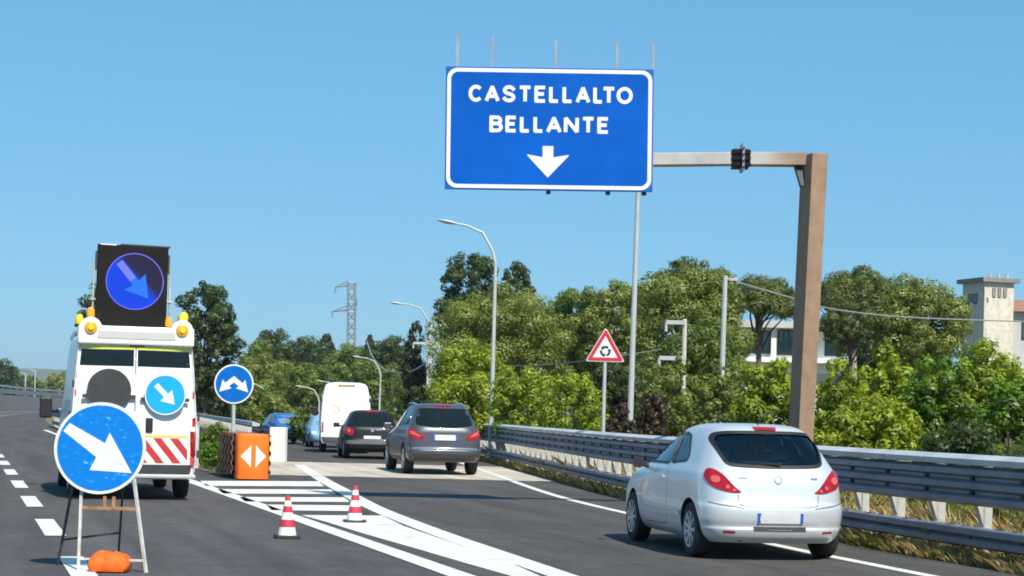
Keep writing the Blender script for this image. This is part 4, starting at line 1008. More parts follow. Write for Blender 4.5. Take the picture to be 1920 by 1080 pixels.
# ------------------------------------------------------------------ overhead sign gantry
def gantry():
    Y = 29.6; s = F / Y
    base = P(1498, 810, Y); base.z = 0
    bx = P(1494, 965, Y).x
    t = thing('sign_gantry', 'brown steel cantilever gantry arm and post standing behind the guardrail', 'gantry', (bx, Y, 0), 0)
    o = Vector((bx, Y, 0))
    top = P(1527, 300, Y) - o; bot = Vector((0, 0, 0)); topz = P(1530, 290, Y).z
    rz = Matrix.Rotation(R(19), 3, 'Z')
    def sect(c, wx, wy): return [Vector(c) + rz @ Vector((sx * wx / 2, sy * wy / 2, 0)) for sx, sy in ((-1, -1), (1, -1), (1, 1), (-1, 1))]
    tp = Vector((top.x, 0, topz))
    MB().add(sect(bot, .265, .36) + sect(tp, .275, .39), [(0, 3, 2, 1), (4, 5, 6, 7), (0, 1, 5, 4), (1, 2, 6, 5), (2, 3, 7, 6), (3, 0, 4, 7)]).build('post', M['corten'], t, bevel=.012)
    MB().box((0, 0, .02), (.6, .6, .04), rz=R(12)).build('base_plate', M['corten'], t)
    bl = P(842, 300, Y) - o; br = P(1512, 298, Y) - o; j1 = P(1372, 297, Y) - o; j2 = P(1406, 297, Y) - o; j3 = P(1458, 297.5, Y) - o; j3.y = .1
    bl.y += .22; j1.y = j2.y = br.y = .1
    def arm_mat():
        m, nt, b = new_mat('arm_patina')
        tc = N(nt, 'ShaderNodeTexCoord'); sp = N(nt, 'ShaderNodeSeparateXYZ'); nt.links.new(tc.outputs['Object'], sp.inputs[0])
        n1 = noise(nt, 3.5, 5, .65); a1 = N(nt, 'ShaderNodeMath', operation='MULTIPLY_ADD'); nt.links.new(n1.outputs['Fac'], a1.inputs[0]); a1.inputs[1].default_value = .55; nt.links.new(sp.outputs['X'], a1.inputs[2])
        mr = N(nt, 'ShaderNodeMapRange'); mr.inputs['From Min'].default_value = -.42; mr.inputs['From Max'].default_value = .12; nt.links.new(a1.outputs[0], mr.inputs[0])
        r = ramp(nt, mr.outputs[0], [(0, (.45, .43, .41)), (.5, (.37, .29, .23)), (1, (.29, .195, .13))]); nt.links.new(r.outputs[0], b.inputs['Base Color']); b.inputs['Roughness'].default_value = .7
        return m
    MB().bar(j2, br, .29, .20).build('arm', arm_mat(), t, bevel=.008)
    MB().bar(bl, j1, .28, .19).build('arm', M['beam'], t, bevel=.008)
    m = (j1 + j2) / 2
    MB().box(m, (.26, .25, .30)).build('joint_block', M['charcoal'], t)
    for k in (-1, 0, 1): MB().box(m + Vector((0, -.14, k * .10)), (.30, .06, .055)).build('stiffener', M['panel_black'], t)
    MB().box(m + Vector((.03, -.02, .02)), (.035, .40, .44)).build('flange', M['steel'], t)
    for k in range(4): MB().lathe([(.018, -.245), (.018, -.22)], 8, 'Y', tuple(m + Vector((.03, 0, -.15 + .1 * k)))).build('bolt', M['charcoal'], t)
    MB().add([br + Vector((-.17, -.05, -.10)), tp + Vector((-.21, -.05, -.50)), tp + Vector((-.15, -.05, -.50)), br + Vector((-.02, -.05, -.10)),
              br + Vector((-.17, .12, -.10)), tp + Vector((-.21, .12, -.50)), tp + Vector((-.15, .12, -.50)), br + Vector((-.02, .12, -.10))],
             [(0, 1, 2, 3), (7, 6, 5, 4), (0, 4, 5, 1), (1, 5, 6, 2), (2, 6, 7, 3), (3, 7, 4, 0)]).build('corner_brace', M['charcoal'], t)
    # the sign itself hangs on the arm
    c = P(1030, 242, Y - .12)
    W_ = 390 / F * (Y - .12); H_ = 230 / F * (Y - .12)
    g = thing('direction_sign', 'large blue overhead sign reading CASTELLALTO BELLANTE with a white arrow', 'sign', (c.x, c.y, c.z), 0)
    g.rotation_euler = (0, R(-.70 + 1.4 - 1.4 + .0), R(1.0))
    MB().box((0, .03, 0), (W_, .05, H_)).build('board', M['sign_edge'], g, bevel=.004)
    b = MB().prism(rrect(W_ - .03, H_ - .03, .17, 8), 0.0, .01).build('face', M['sign_blue'], g)
    MB().ring(rrect(W_ - .045, H_ - .045, .165, 8), rrect(W_ - .165, H_ - .165, .115, 8), -.003, .0).build('border', M['sign_white'], g)
    px = (Y - .12) / F
    STROKES = {'C': [[(.5 + .5 * math.cos(R(q)), .5 + .5 * math.sin(R(q))) for q in range(48, 313, 12)]], 'O': [[(.5 + .5 * math.cos(R(q)), .5 + .5 * math.sin(R(q))) for q in range(0, 361, 12)]],
               'S': [crom([(.96, .80), (.76, .96), (.5, 1), (.2, .93), (.06, .74), (.22, .57), (.5, .5), (.8, .42), (.95, .24), (.78, .05), (.48, 0), (.2, .05), (.0, .2)], 3)],
               'A': [[(0, 0), (.5, 1)], [(1, 0), (.5, 1)], [(.2, .30), (.8, .30)]], 'L': [[(0, 1), (0, 0)], [(-.05, 0), (1, 0)]], 'T': [[(0, 1), (1, 1)], [(.5, 1), (.5, 0)]],
               'E': [[(0, 1), (0, 0)], [(-.08, 1), (1, 1)], [(0, .52), (.86, .52)], [(-.08, 0), (1, 0)]], 'N': [[(0, 0), (0, 1)], [(.02, 1), (.98, 0)], [(1, 0), (1, 1)]],
               'B': [[(0, 1), (0, 0)], [(-.08, 1), (.55, 1)] + [(.55 + .38 * math.sin(R(q)), .765 + .235 * math.cos(R(q))) for q in range(15, 181, 15)] + [(0, .53)], [(.5, .53), (.6, .53)] + [(.6 + .40 * math.sin(R(q)), .265 + .265 * math.cos(R(q))) for q in range(15, 181, 15)] + [(-.08, 0)]]}
    def letter_line(txt, bounds, ytop, hh, sw=6.8):
        mb = MB(); j = 0
        for ch, (xa, xb) in zip(txt, bounds):
            xa = 860 + xa / 5.647; xb = 860 + xb / 5.647
            for st in STROKES[ch]:
                pts = [Vector(((xa + sw / 2 + (xb - xa - sw) * u - 1030) * px, (242 - ytop - hh + sw / 2 + (hh - sw) * v) * px)) for u, v in st]
                wh = sw * px / 2; y = -.0032 - .0005 * (j % 5); j += 1
                n = len(pts); vs = []; fs = []; closed = (pts[0] - pts[-1]).length < 1e-5
                for i, p in enumerate(pts):
                    d = (pts[min(i + 1, n - 1)] - pts[max(i - 1, 0)]).normalized()
                    if closed and i in (0, n - 1): d = (pts[1] - pts[-2]).normalized()
                    e = d * (-wh * .35 if i == 0 else wh * .35 if i == n - 1 else 0) if not closed else Vector((0, 0))
                    nn = Vector((-d.y, d.x)) * wh
                    for q in (p + nn + e, p - nn + e): vs += [(q.x, y, q.y), (q.x, 0, q.y)]
                for i in range(n - 1):
                    a = 4 * i; fs += [(a, a + 2, a + 6, a + 4), (a, a + 4, a + 5, a + 1), (a + 2, a + 3, a + 7, a + 6)]
                fs += [(0, 1, 3, 2), (4 * n - 4, 4 * n - 2, 4 * n - 1, 4 * n - 3)]
                mb.add(vs, fs)
        mb.build('lettering', M['sign_white'], g)
    letter_line('CASTELLALTO', [(100, 258), (272, 430), (455, 602), (630, 768), (797, 922), (952, 1060), (1094, 1203), (1235, 1390), (1420, 1525), (1517, 1655), (1668, 1840)], 161, 32)
    letter_line('BELLANTE', [(325, 467), (494, 615), (647, 755), (790, 898), (927, 1090), (1113, 1272), (1303, 1440), (1467, 1592)], 218, 31.5)
    k = px
    arrow = [(-10, 29), (10, 29), (10, 8), (39, 13), (38, 10), (0, -30), (-38, 10), (-39, 13), (-10, 8)]
    MB().prism([(x * k, z * k) for x, z in arrow], -.004, -.001).build('down_arrow', M['sign_white'], g, loc=(-2 * k, 0, -61 * k))
    for x, yt in ((856, 66), (922, 70), (1041, 75), (1156, 79), (1224, 78)):
        xl = (x - 1030) * k; up = (130 - yt) * k
        MB().box((xl, .10, up / 2), (.045, .055, H_ + up - .02)).build('upright', M['steel'], g)
    for zz in (.45, -.45): MB().box((0, .15, zz), (W_ * .95, .05, .07)).build('rear_bar', M['steel'], g)
    for x in (1030, 1142, 1210): MB().box(((x - 1030) * k, .1, -H_ / 2 - .02), (.07, .08, .05)).build('clamp', M['charcoal'], g)
gantry()

# ------------------------------------------------------------------ round works sign on its stand, sandbag
def works_sign():
    g0 = G(147, 1070); g1 = G(274, 1074); g2 = G(108, 1060); g3 = G(222, 1040)
    o = (g0 + g1) / 2; c = P(188, 840, o.y + .06) - o
    t = thing('works_sign', 'scuffed round blue arrow sign on a folding frame in the foreground lane', 'sign', o)
    fr = lambda x, y, z: (c.x + x, c.y + y + z * .10, c.z + z)
    r = .425
    d = MB().prism(circle(r, 56), -.012, .006, fr).build('disc', M['white_worn'], t)
    MB().prism(circle(r - .028, 56), -.0145, -.012, fr).build('blue_face', M['disc_worn'], t)
    a = rot2(ARROW(.70, .125, .32, .44), R(-31))
    a = [(-.33, .22), (-.27, .305 - .02), (.02, .095), (.085, .205), (.30, -.20), (-.075, -.165), (-.035, -.045 + .05)]
    A = [(-.345, .150), (-.29, .225), (.045, .045), (.085, .145), (.305, -.225), (-.085, -.205), (-.03, -.085)]
    MB().prism(A, -.018, -.0145, fr).build('arrow', M['white_worn'], t)
    fl, f_r, bl, b_r = g0 - o, g1 - o, g2 - o, g3 - o
    tl = P(153, 905, o.y + .05) - o; tr = P(243, 905, o.y + .05) - o
    ul = Vector((tl.x + .0, c.y + .03, c.z + .25)); ur = Vector((tr.x - .05, c.y + .03, c.z + .25))
    MB().bar(fl, ul, .025, .025).build('front_leg', M['stand_pale'], t)
    MB().bar(f_r, ur, .025, .025).build('front_leg', M['stand_pale'], t)
    MB().bar(bl, ul + Vector((0, .03, 0)), .022, .022).build('rear_leg', M['stand_dark'], t)
    MB().bar(b_r, ur + Vector((0, .03, 0)), .022, .022).build('rear_leg', M['stand_dark'], t)
    def lerp(a, b, k): return a + (b - a) * k
    MB().bar(lerp(fl, ul, .42), lerp(f_r, ur, .42), .02, .03).build('cross_bar', M['rust'], t)
    MB().bar(lerp(fl, ul, .08), lerp(f_r, ur, .08), .02, .02).build('cross_bar', M['stand_pale'], t)
    q = .18; MB().bar(lerp(bl, ul, q), lerp(b_r, ur, q), .02, .02).build('rear_bar', M['stand_dark'], t)
    for x in (.42, .58): MB().box(lerp(lerp(fl, ul, .42), lerp(f_r, ur, .42), x) + Vector((0, -.01, .05)), (.03, .01, .12)).build('clip', M['rust'], t)
    # sandbag
    b = MB(); vs = []; fs = []; nu, nv = 26, 16
    for i in range(nu + 1):
        u = i / nu * 2 - 1
        for j in range(nv):
            a = 2 * math.pi * j / nv
            prof = (1 - abs(u) ** 4.5) ** .55
            pinch = 1 - .05 * math.exp(-((u - .1) / .12) ** 2) * max(0, math.sin(a))
            rz = .125 * (prof * .93 + .07) * pinch * (1 + .10 * math.sin(5 * a + 3 * u) * abs(u) ** 2); ry = .165 * (1 - .16 * abs(u) ** 5) * (1 + .03 * math.sin(9 * u))
            sa = math.sin(a); z = rz * math.copysign(abs(sa) ** .62, sa); z = max(z, -.055) + .055 + .022 * mnoise.noise(Vector((u * 1.7, math.cos(a) * 1.3, math.sin(a) * 1.3 + 4))) + .004 * mnoise.noise(Vector((u * 5, math.cos(a) * 4, 9)))
            vs.append((u * .185 + .012 * mnoise.noise(Vector((u * 2, a, 3))), ry * math.cos(a), max(.002, z)))
    for i in range(nu):
        for j in range(nv): fs.append((i * nv + j, i * nv + (j + 1) % nv, (i + 1) * nv + (j + 1) % nv, (i + 1) * nv + j))
    fs.append(tuple(range(nv))); fs.append(tuple(range(nu * nv + nv - 1, nu * nv - 1, -1)))
    b.add(vs, fs)
    sb = b.build('sandbag', M['bag'], None, smooth=True, loc=(G(206, 1072).x, G(206, 1072).y, 0.01), angle=60); sb.rotation_euler = (0, 0, R(3))
    tag(sb, 'orange sandbag weighing down the foot of the round works sign', 'sandbag')
works_sign()

# ------------------------------------------------------------------ cones
def make_cone(loc, label):
    t = thing('traffic_cone', label, 'traffic cone', loc, R(12), 'traffic cones on the exit island')
    MB().prism(rrect(.30, .30, .05, 4), 0, .03, lambda x, y, z: (x, z, y)).build('base', M['charcoal'], t)
    h0, h1, r0, r1 = .03, .50, .112, .026
    z = [h0, .125, .215, .30, .375, .44, h1]
    def rad(q): return r0 + (r1 - r0) * (q - h0) / (h1 - h0)
    for i in range(6):
        mb = MB().lathe([(rad(z[i]), z[i]), (rad(z[i + 1]), z[i + 1])], 24)
        mb.build('white_band' if i % 2 == 0 else 'red_band', M['cone_white' if i % 2 == 0 else 'cone_red'], t, smooth=True)
    return t
g = G(538, 1009); cone = make_cone((g.x, g.y, .009), 'red and white traffic cone standing nearest on the dark lane side of the island line')
c2 = copy_tree(cone); g = G(665, 980); c2.location = (g.x, g.y, .009); c2['label'] = 'red and white traffic cone standing farther back on the solid white island'

# ------------------------------------------------------------------ crash cushion, round keep-either-side sign, cream block
def cushion():
    g = G(474, 901)
    t = thing('crash_cushion', 'orange-nosed crash cushion with dark ribbed side panels at the ramp fork', 'crash cushion', (g.x, g.y, 0), R(15))
    W_, H_ = .70, .98
    mb = MB()
    plan = [(-.35, .34), (-.345, .14), (-.30, .045), (-.18, .01), (0, 0), (.18, .01), (.30, .045), (.345, .14), (.35, .34)]
    plan = crom(plan, 3)
    vs = []; n = len(plan); zs = [(.03, 1), (.45, 1), (.86, 1), (.95, .985), (.985, .93)]
    for z, k in zs: vs += [(x * k, y * k + .17 * (1 - k), z) for x, y in plan]
    fs = [(r * n + i, r * n + i + 1, (r + 1) * n + i + 1, (r + 1) * n + i) for r in range(len(zs) - 1) for i in range(n - 1)]
    fs.append(tuple((len(zs) - 1) * n + i for i in range(n)))
    fs.append(tuple(n - 1 - i for i in range(n)))
    fs += [tuple([r * n for r in range(len(zs))] + [r * n + n - 1 for r in range(len(zs) - 1, -1, -1)])]
    nose = mb.add(vs, fs).build('nose', M['orange'], t, smooth=True)
    for s in (-1, 1):
        vs = []; pts = [(s * .05, .33), (s * .05, .81), (s * .115, .725), (s * .25, .59), (s * .265, .57), (s * .25, .55), (s * .115, .415)]
        yy = lambda x: np.interp(abs(x), [0, .18, .30, .345], [0, .01, .045, .14])
        MB().add([(x, float(yy(x)) - .014, z - .06) for x, z in pts] + [(x, float(yy(x)) + .05, z - .06) for x, z in pts],
                 [(0, 1, 2, 6), (2, 3, 5, 6), (3, 4, 5), (9, 8, 7, 13), (12, 10, 9, 13), (12, 11, 10)] + [((i + 1) % 7, i, i + 7, (i + 1) % 7 + 7) for i in range(7)]).build('arrow_panel', M['sign_white'], nose)
    for s in (-1, 1):
        for k in range(5):
            y0 = .36 + k * .62
            vs = []; fs = []; zz = [.12 + .84 * i / 16 for i in range(17)]
            for i, z in enumerate(zz):
                o_ = .035 * (1 if (i // 2) % 2 == 0 else 0)
                for (y, e) in ((y0, .0), (y0 + .66, .03)): vs.append((s * (.37 + o_ + .02 - e), y, z))
            n0 = len(vs)
            vs += [(x - s * .012, y, z) for x, y, z in vs]
            for i in range(16):
                a = 2 * i; fs += [(a, a + 1, a + 3, a + 2), (n0 + a + 2, n0 + a + 3, n0 + a + 1, n0 + a), (a, a + 2, n0 + a + 2, n0 + a), (a + 1, n0 + a + 1, n0 + a + 3, a + 3)]
            MB().add(vs, fs).build('side_panel', M['fender'], t)
    for k in range(5): MB().box((0, .55 + .62 * k, .50), (.68, .05, .84)).build('diaphragm', M['charcoal'], t)
    MB().box((0, 1.7, .06), (.3, 3.0, .08)).build('base_rail', M['charcoal'], t)
    MB().box((0, 1.9, .965), (.62, 3.0, .03)).build('top_cover', M['fender'], t)
cushion()
def round_sign():
    Y = 44.0; c = P(437, 720, Y); r = 37 / F * Y
    t = thing('island_sign', 'round blue sign with two diverging white arrows behind the crash cushion', 'sign', (c.x + .02, Y, 0), 0)
    cz = c.z
    MB().tube([(0, .06, 0), (0, .06, cz + .3)], .045, 10).build('pole', M['pole'], t, smooth=True)
    MB().prism(circle(r, 48, 0, cz), 0, .02).build('disc', M['sign_white'], t)
    f = MB().prism(circle(r - .035, 48, 0, cz), -.004, 0).build('blue_face', M['disc_blue'], t)
    k = r / 37
    a = [(-28, -19), (-24, 7), (-18, 2), (0, 15), (18, 2), (24, 7), (28, -19), (5, -9), (9, -4), (0, 3), (-9, -4), (-5, -9)]
    a = [(-27, -17), (-21, 6), (-16, 0), (0, 13), (16, 0), (21, 6), (27, -17), (4, -10), (9, -6), (0, 1), (-9, -6), (-4, -10)]
    MB().prism([(x * k, cz + z * k + 2 * k) for x, z in a], -.009, -.004).build('arrows', M['sign_white'], t)
    MB().box((0, .04, cz), (.5, .03, .06)).build('bracket', M['steel'], t)
round_sign()
g = P(521, 868, 53); 
mb = MB().box((0, 0, .50), (.44, .6, 1.0)).build('concrete_block', M['cream'], None, bevel=.03, loc=(g.x, 53, .0)); tag(mb, 'cream concrete block standing right behind the orange crash cushion', 'block')

# ------------------------------------------------------------------ roundabout warning triangle
def triangle_sign():
    Y = 40.5; c = P(1135, 655, Y); k = Y / F
    base = P(1133, 800, Y)
    t = thing('warning_sign', 'red-bordered triangular roundabout warning sign on a pole behind the guardrail', 'sign', (c.x, Y, 0), 0)
    t.rotation_euler = (0, R(0), 0)
    def tri(h, r, up=0):                                   # rounded triangle, half width h
        pts = []
        V_ = [(-h, -h * .577), (h, -h * .577), (0, h * 1.155)]
        for i, (x, z) in enumerate(V_):
            a0 = [210, 330, 90][i]; cx, cz = x * (1 - r * 2 / (h * 1.155)), z * (1 - r * 2 / (h * 1.155))
            for j in range(-3, 4): a = R(a0 + j * 20); pts.append((cx + r * math.cos(a), cz + r * math.sin(a)))
        return pts
    cz = c.z - .02
    MB().tube([(0, .05, 0), (0, .05, cz + .25)], .04, 10).build('pole', M['pole'], t, smooth=True)
    h = 37 * k
    sh = lambda p: [(x, z + cz) for x, z in p]
    MB().prism(sh(tri(h, .03)), .0, .02).build('plate', M['sign_white'], t)
    MB().ring(sh(tri(h - .025, .028)), sh(tri(h - .155, .012)), -.004, .0).build('red_border', M['red'], t)
    for q in range(3):
        a0 = R(90 + 120 * q - 40); R_, rr = .115, .07; n = 8; out = []; inn = []
        for i in range(n + 1):
            a = a0 + R(80) * i / n; out.append((R_ * math.cos(a), R_ * math.sin(a))); inn.append((rr * math.cos(a), rr * math.sin(a)))
        ae = a0 + R(80); head = [((rr - .025) * math.cos(ae), (rr - .025) * math.sin(ae)), ((R_ + rr) / 2 * math.cos(ae + .45), (R_ + rr) / 2 * math.sin(ae + .45)), ((R_ + .025) * math.cos(ae), (R_ + .025) * math.sin(ae))]
        mb = MB()
        for i in range(n): mb.prism([(p[0], p[1] + cz - .02) for p in (out[i], out[i + 1], inn[i + 1], inn[i])], -.006, -.0005)
        mb.prism([(x, z + cz - .02) for x, z in head], -.006, -.0005)
        mb.build('ring_arrow', M['black'], t)
triangle_sign()

# ------------------------------------------------------------------ street lamps, poles, pylon, wires
def lamp(label, foot, bend, tip, Y, r0=.085, group='street lamps along the ramp', head_only_right=False):
    b = P(*foot, Y); m = P(*bend, Y); e = P(*tip, Y)
    t = thing('street_lamp', label, 'street lamp', (b.x, Y, 0), 0, group)
    o = Vector((b.x, Y, 0)); m = m - o; e = e - o
    L = abs(e.x - m.x); sg = 1 if e.x > m.x else -1
    pts = [(0, 0, 0), (m.x * .5, 0, m.z * .5), (m.x, 0, m.z - .30 * L), (m.x + sg * .06 * L, 0, m.z - .05 * L), (m.x + sg * .25 * L, 0, m.z + .42 * (e.z - m.z) + .08 * L), (m.x + sg * .55 * L, 0, m.z + .68 * (e.z - m.z) + .08 * L), (e.x - sg * .22 * L, 0, e.z - .08 * (e.z - m.z))]
    MB().tube(pts[:3], [r0, r0 * .8, r0 * .62], 10).build('pole', M['pole'], t, smooth=True)
    MB().tube(pts[2:], [r0 * .62, r0 * .58, r0 * .5, r0 * .42, r0 * .36], 8).build('arm', M['pole'], t, smooth=True)
    d = Vector((e.x - pts[-1][0], 0, e.z - pts[-1][2])); ax = d.normalized(); nz = Vector((-ax.z * sg, 0, ax.x * sg)); ln = max(.55, d.length + .1)
    p0 = Vector(pts[-1]); vs = []; fs = []
    for i, (u, wy, wz) in enumerate(((-.1, .05, .03), (.1, .10, .055), (.5, .14, .07), (.85, .10, .045), (1.0, .04, .02))):
        for k in range(8):
            a = 2 * math.pi * k / 8; vs.append(p0 + ax * u * ln + Vector((0, wy * math.cos(a), 0)) + nz * wz * math.sin(a))
    for i in range(4):
        for k in range(8): fs.append((i * 8 + k, i * 8 + (k + 1) % 8, (i + 1) * 8 + (k + 1) % 8, (i + 1) * 8 + k))
    fs += [tuple(range(8)), tuple(range(39, 31, -1))]
    MB().add(vs, fs).build('lamp_head', M['steel_light'], t, smooth=True)
lamp('tall street lamp with curved arm rising just right of the grey-blue SUV', (921, 790), (930, 466), (830, 414), 60)
lamp('street lamp with curved arm next to the wooden utility post above the SUV', (799, 755), (806, 596), (735, 567), 96)
lamp('street lamp with curved arm between the white van and the black hatchback', (711, 765), (714, 690), (664, 668), 135)
lamp('small street lamp right at the left flank of the white delivery van', (597, 780), (599, 742), (558, 724), 140, .09)
lamp('small street lamp whose head peeks above the white van roof', (640, 780), (640, 733), (597, 714), 150, .09)
lamp('distant street lamp just right of the round island sign', (502, 790), (500, 738), (476, 720), 150, .09)
lamp('tall lamp pole rising from the rail to behind the large blue sign', (1180, 800), (1200, 250), (1120, 225), 46, .082)
def straight_pole():
    Y = 48; b = P(1351, 795, Y); tp = P(1360, 517, Y); t = thing('straight_lamp', 'straight lamp pole behind the silver hatchback with a tiny head on top', 'street lamp', (b.x, Y, 0))
    o = Vector((b.x, Y, 0)); q = tp - o
    MB().tube([(-.02, 0, 0), q], [.085, .06], 10).build('pole', M['pole'], t, smooth=True)
    h = P(1371, 524, Y) - o
    MB().tube([q - Vector((0, 0, .08)), h], [.03, .03], 6).box(h + Vector((.06, 0, 0)), (.22, .16, .07)).build('lamp_head', M['steel_light'], t)
straight_pole()
def util_post(label, x, y0, y1, Y, arms, mat, r=.11):
    b = P(x, y0, Y); tp = P(x + .024 * (y0 - y1), y1, Y); t = thing('utility_post', label, 'utility post', (b.x, Y, 0)); o = Vector((b.x, Y, 0))
    MB().tube([(0, 0, 0), tp - o], [r, r * .8], 10).build('post', mat, t, smooth=True)
    for (xa, xb, ya) in arms:
        a = P(xa, ya, Y - .1) - o; c = P(xb, ya + 1, Y - .1) - o
        MB().bar(a, c, .10, .12).build('cross_arm', M['steel_light'], t)
        MB().tube([a, a - Vector((0, 0, .28))], .05, 6).build('insulator', M['steel_light'], t)
util_post('grey utility post with short arms beside the curved street lamp', 804.5, 760, 602, 99, [(775, 806, 643), (806, 832, 622), (806, 820, 650)], M['concrete'])
util_post('slim utility post with two pale arms among the shrubs', 1280, 770, 598, 56, [(1249, 1284, 604), (1236, 1284, 671)], M['concrete'], .08)

def pylon():
    Y = 300; b = P(659, 760, Y); t = thing('lattice_pylon', 'grey lattice power pylon rising above the far trees', 'pylon', (b.x, Y, 0)); o = Vector((b.x, Y, 0))
    tz = P(655, 530, Y).z; w0, w1 = 1.05, .58; mb = MB()
    def cn(z): k = z / tz; ww = (w0 + (w1 - w0) * min(1, k / .55)); dx = -.02 * z; return [Vector((dx + sx * ww, sy * ww, z)) for sx, sy in ((-1, -1), (1, -1), (1, 1), (-1, 1))]
    zs = [tz * i / 14 for i in range(15)]
    for i in range(4): MB().tube([cn(z)[i] for z in (0, tz * .55, tz)], .13, 4).build('leg', M['steel'], t)
    for k in range(14):
        A, B_ = cn(zs[k]), cn(zs[k + 1])
        for i in range(4):
            mb.tube([A[i], B_[(i + 1) % 4]], .065, 3); mb.tube([A[(i + 1) % 4], B_[i]], .065, 3); mb.tube([B_[i], B_[(i + 1) % 4]], .06, 3)
    mb.build('bracing', M['steel'], t)
    for (xa, ya) in ((629, 538), (669, 562), (623, 584)):
        a = P(xa, ya, Y) - o; s = 1 if xa > 655 else -1
        c = Vector((-.02 * a.z + s * w1, 0, a.z + .3))
        MB().tube([c, a], .12, 4).tube([c + Vector((0, 0, .7)), a], .08, 4).tube([a, a - Vector((0, 0, 1.0))], .12, 5).build('cross_arm', M['steel'], t)
pylon()
def wire(label, pts, r):
    o = pts[0]; c = [p - o for p in pts]
    q = crom([tuple(p) for p in c], 5)
    w_ = MB().tube(q, r, 5).build('overhead_cable', M['wire'], None, smooth=True, loc=o); tag(w_, label, 'cable')
wire('overhead cable from the straight lamp pole towards the beige tower', [P(1371, 526, 48), P(1490, 560, 50), P(1570, 581, 52), P(1720, 596, 56), P(1960, 604, 62)], .022)
wire('sagging overhead cable between the pylon and the utility post', [P(688, 640, 140), P(700, 672, 132), P(725, 694, 120), P(765, 698, 108), P(800, 680, 99)], .04)
wire('faint overhead cable right of the utility post across the trees', [P(808, 652, 99), P(840, 664, 92), P(900, 680, 80), P(980, 686, 68), P(1100, 676, 58), P(1240, 655, 56)], .014)

# ------------------------------------------------------------------ buildings
def villa():
    Y = 130; k = Y / F
    t = thing('white_villa', 'white modern villa with large teal windows half hidden by the trees', 'building', (P(1500, 780, Y).x, Y, 0), R(-6))
    o = P(1500, 780, Y)
    X = lambda px: (px - 1500) * k
    Zp = lambda py: P(1500, py, Y).z
    MB().box((X(1520), 4, Zp(700) / 2), (X(1650) - X(1388), 8, Zp(700))).build('ground_storey', M['wall_grey'], t)
    MB().box((X(1520), 4, (Zp(700) + Zp(618)) / 2), (X(1652) - X(1392), 8.1, Zp(618) - Zp(700))).build('upper_storey', M['wall_white'], t)
    MB().box((X(1520), 3.4, Zp(611)), (X(1668) - X(1376), 10, .45)).build('roof_slab', M['wall_grey'], t)
    MB().box((X(1520), -.5, Zp(676)), (X(1650) - X(1388), 1.2, .35)).build('balcony', M['wall_white'], t)
    for (xa, xb, ya, yb) in ((1398, 1440, 624, 662), (1457, 1484, 622, 664), (1545, 1572, 640, 664), (1596, 1618, 630, 662)):
        fo = MB().box(((X(xa) + X(xb)) / 2, -.06, (Zp(ya) + Zp(yb)) / 2), (X(xb) - X(xa) + .2, .1, Zp(ya) - Zp(yb) + .2)).build('window', M['wframe'], t)
        n = 3; wd = (X(xb) - X(xa)) / n
        for i in range(n): MB().box((X(xa) + wd * (i + .5), -.12, (Zp(ya) + Zp(yb)) / 2), (wd - .1, .04, Zp(ya) - Zp(yb))).build('pane', M['window'], fo)
    for x in (1447, 1640): MB().box((X(x), -.9, Zp(645)), (.35, .35, Zp(611) - Zp(676))).build('column', M['wall_white'], t)
villa()
def tower():
    Y = 105; k = Y / F
    t = thing('beige_tower', 'tall beige substation tower with a flat roof above the bushes', 'building', (P(1847, 780, Y).x, Y, 0), R(19))
    H_ = P(1858, 532, Y).z; W_ = 1.9
    MB().box((0, 0, H_ / 2), (W_ * 1.0, 2.2, H_)).build('wall', M['wall_beige'], t)
    MB().box((0, 0, H_ + .12), (W_ + .5, 2.7, .24)).build('roof', M['slab'], t)
    for x in (-.35, 0, .35):
        MB().box((x, -1.13, H_ - .55), (.22, .08, .5)).build('vent', M['slab'], t)
        MB().tube([(x * 1.6, -1.0, H_ + .24), (x * 1.6, -1.0, H_ + .5)], .07, 8).build('insulator', M['concrete'], t)
    MB().box((-W_ / 2 - .03, 0, H_ - .9), (.06, .9, .6)).build('louvre', M['slab'], t)
    MB().box((-.75, -1.12, H_ - 1.0), (.1, .05, .25)).build('plaque', M['slab'], t)
    MB().box((0, -1.11, 2.2), (.9, .04, 2.0)).build('door', M['wall_grey'], t)
    Y = 125; t = thing('far_house', 'dark tiled house showing at the right edge behind the tower', 'building', (P(1945, 780, Y).x, Y, 0), 0)
    h = P(1930, 585, Y).z
    MB().box((0, 3, h / 2), (4.2, 6, h)).build('wall', M['wall_grey'], t)
    MB().add([(-2.6, -.5, h), (2.6, -.5, h), (2.6, 6.5, h), (-2.6, 6.5, h), (-2.6, 3, h + 1.0), (2.6, 3, h + 1.0)], [(0, 1, 5, 4), (2, 3, 4, 5), (0, 4, 3), (1, 2, 5), (3, 2, 1, 0)]).build('roof', M['tile'], t)
    f = MB().box((-.6, -.03, h - 1.2), (1.2, .06, 1.3)).build('window', M['wframe'], t); MB().box((-.6, -.075, h - 1.2), (1.0, .03, 1.1)).build('pane', M['window'], f)
tower()

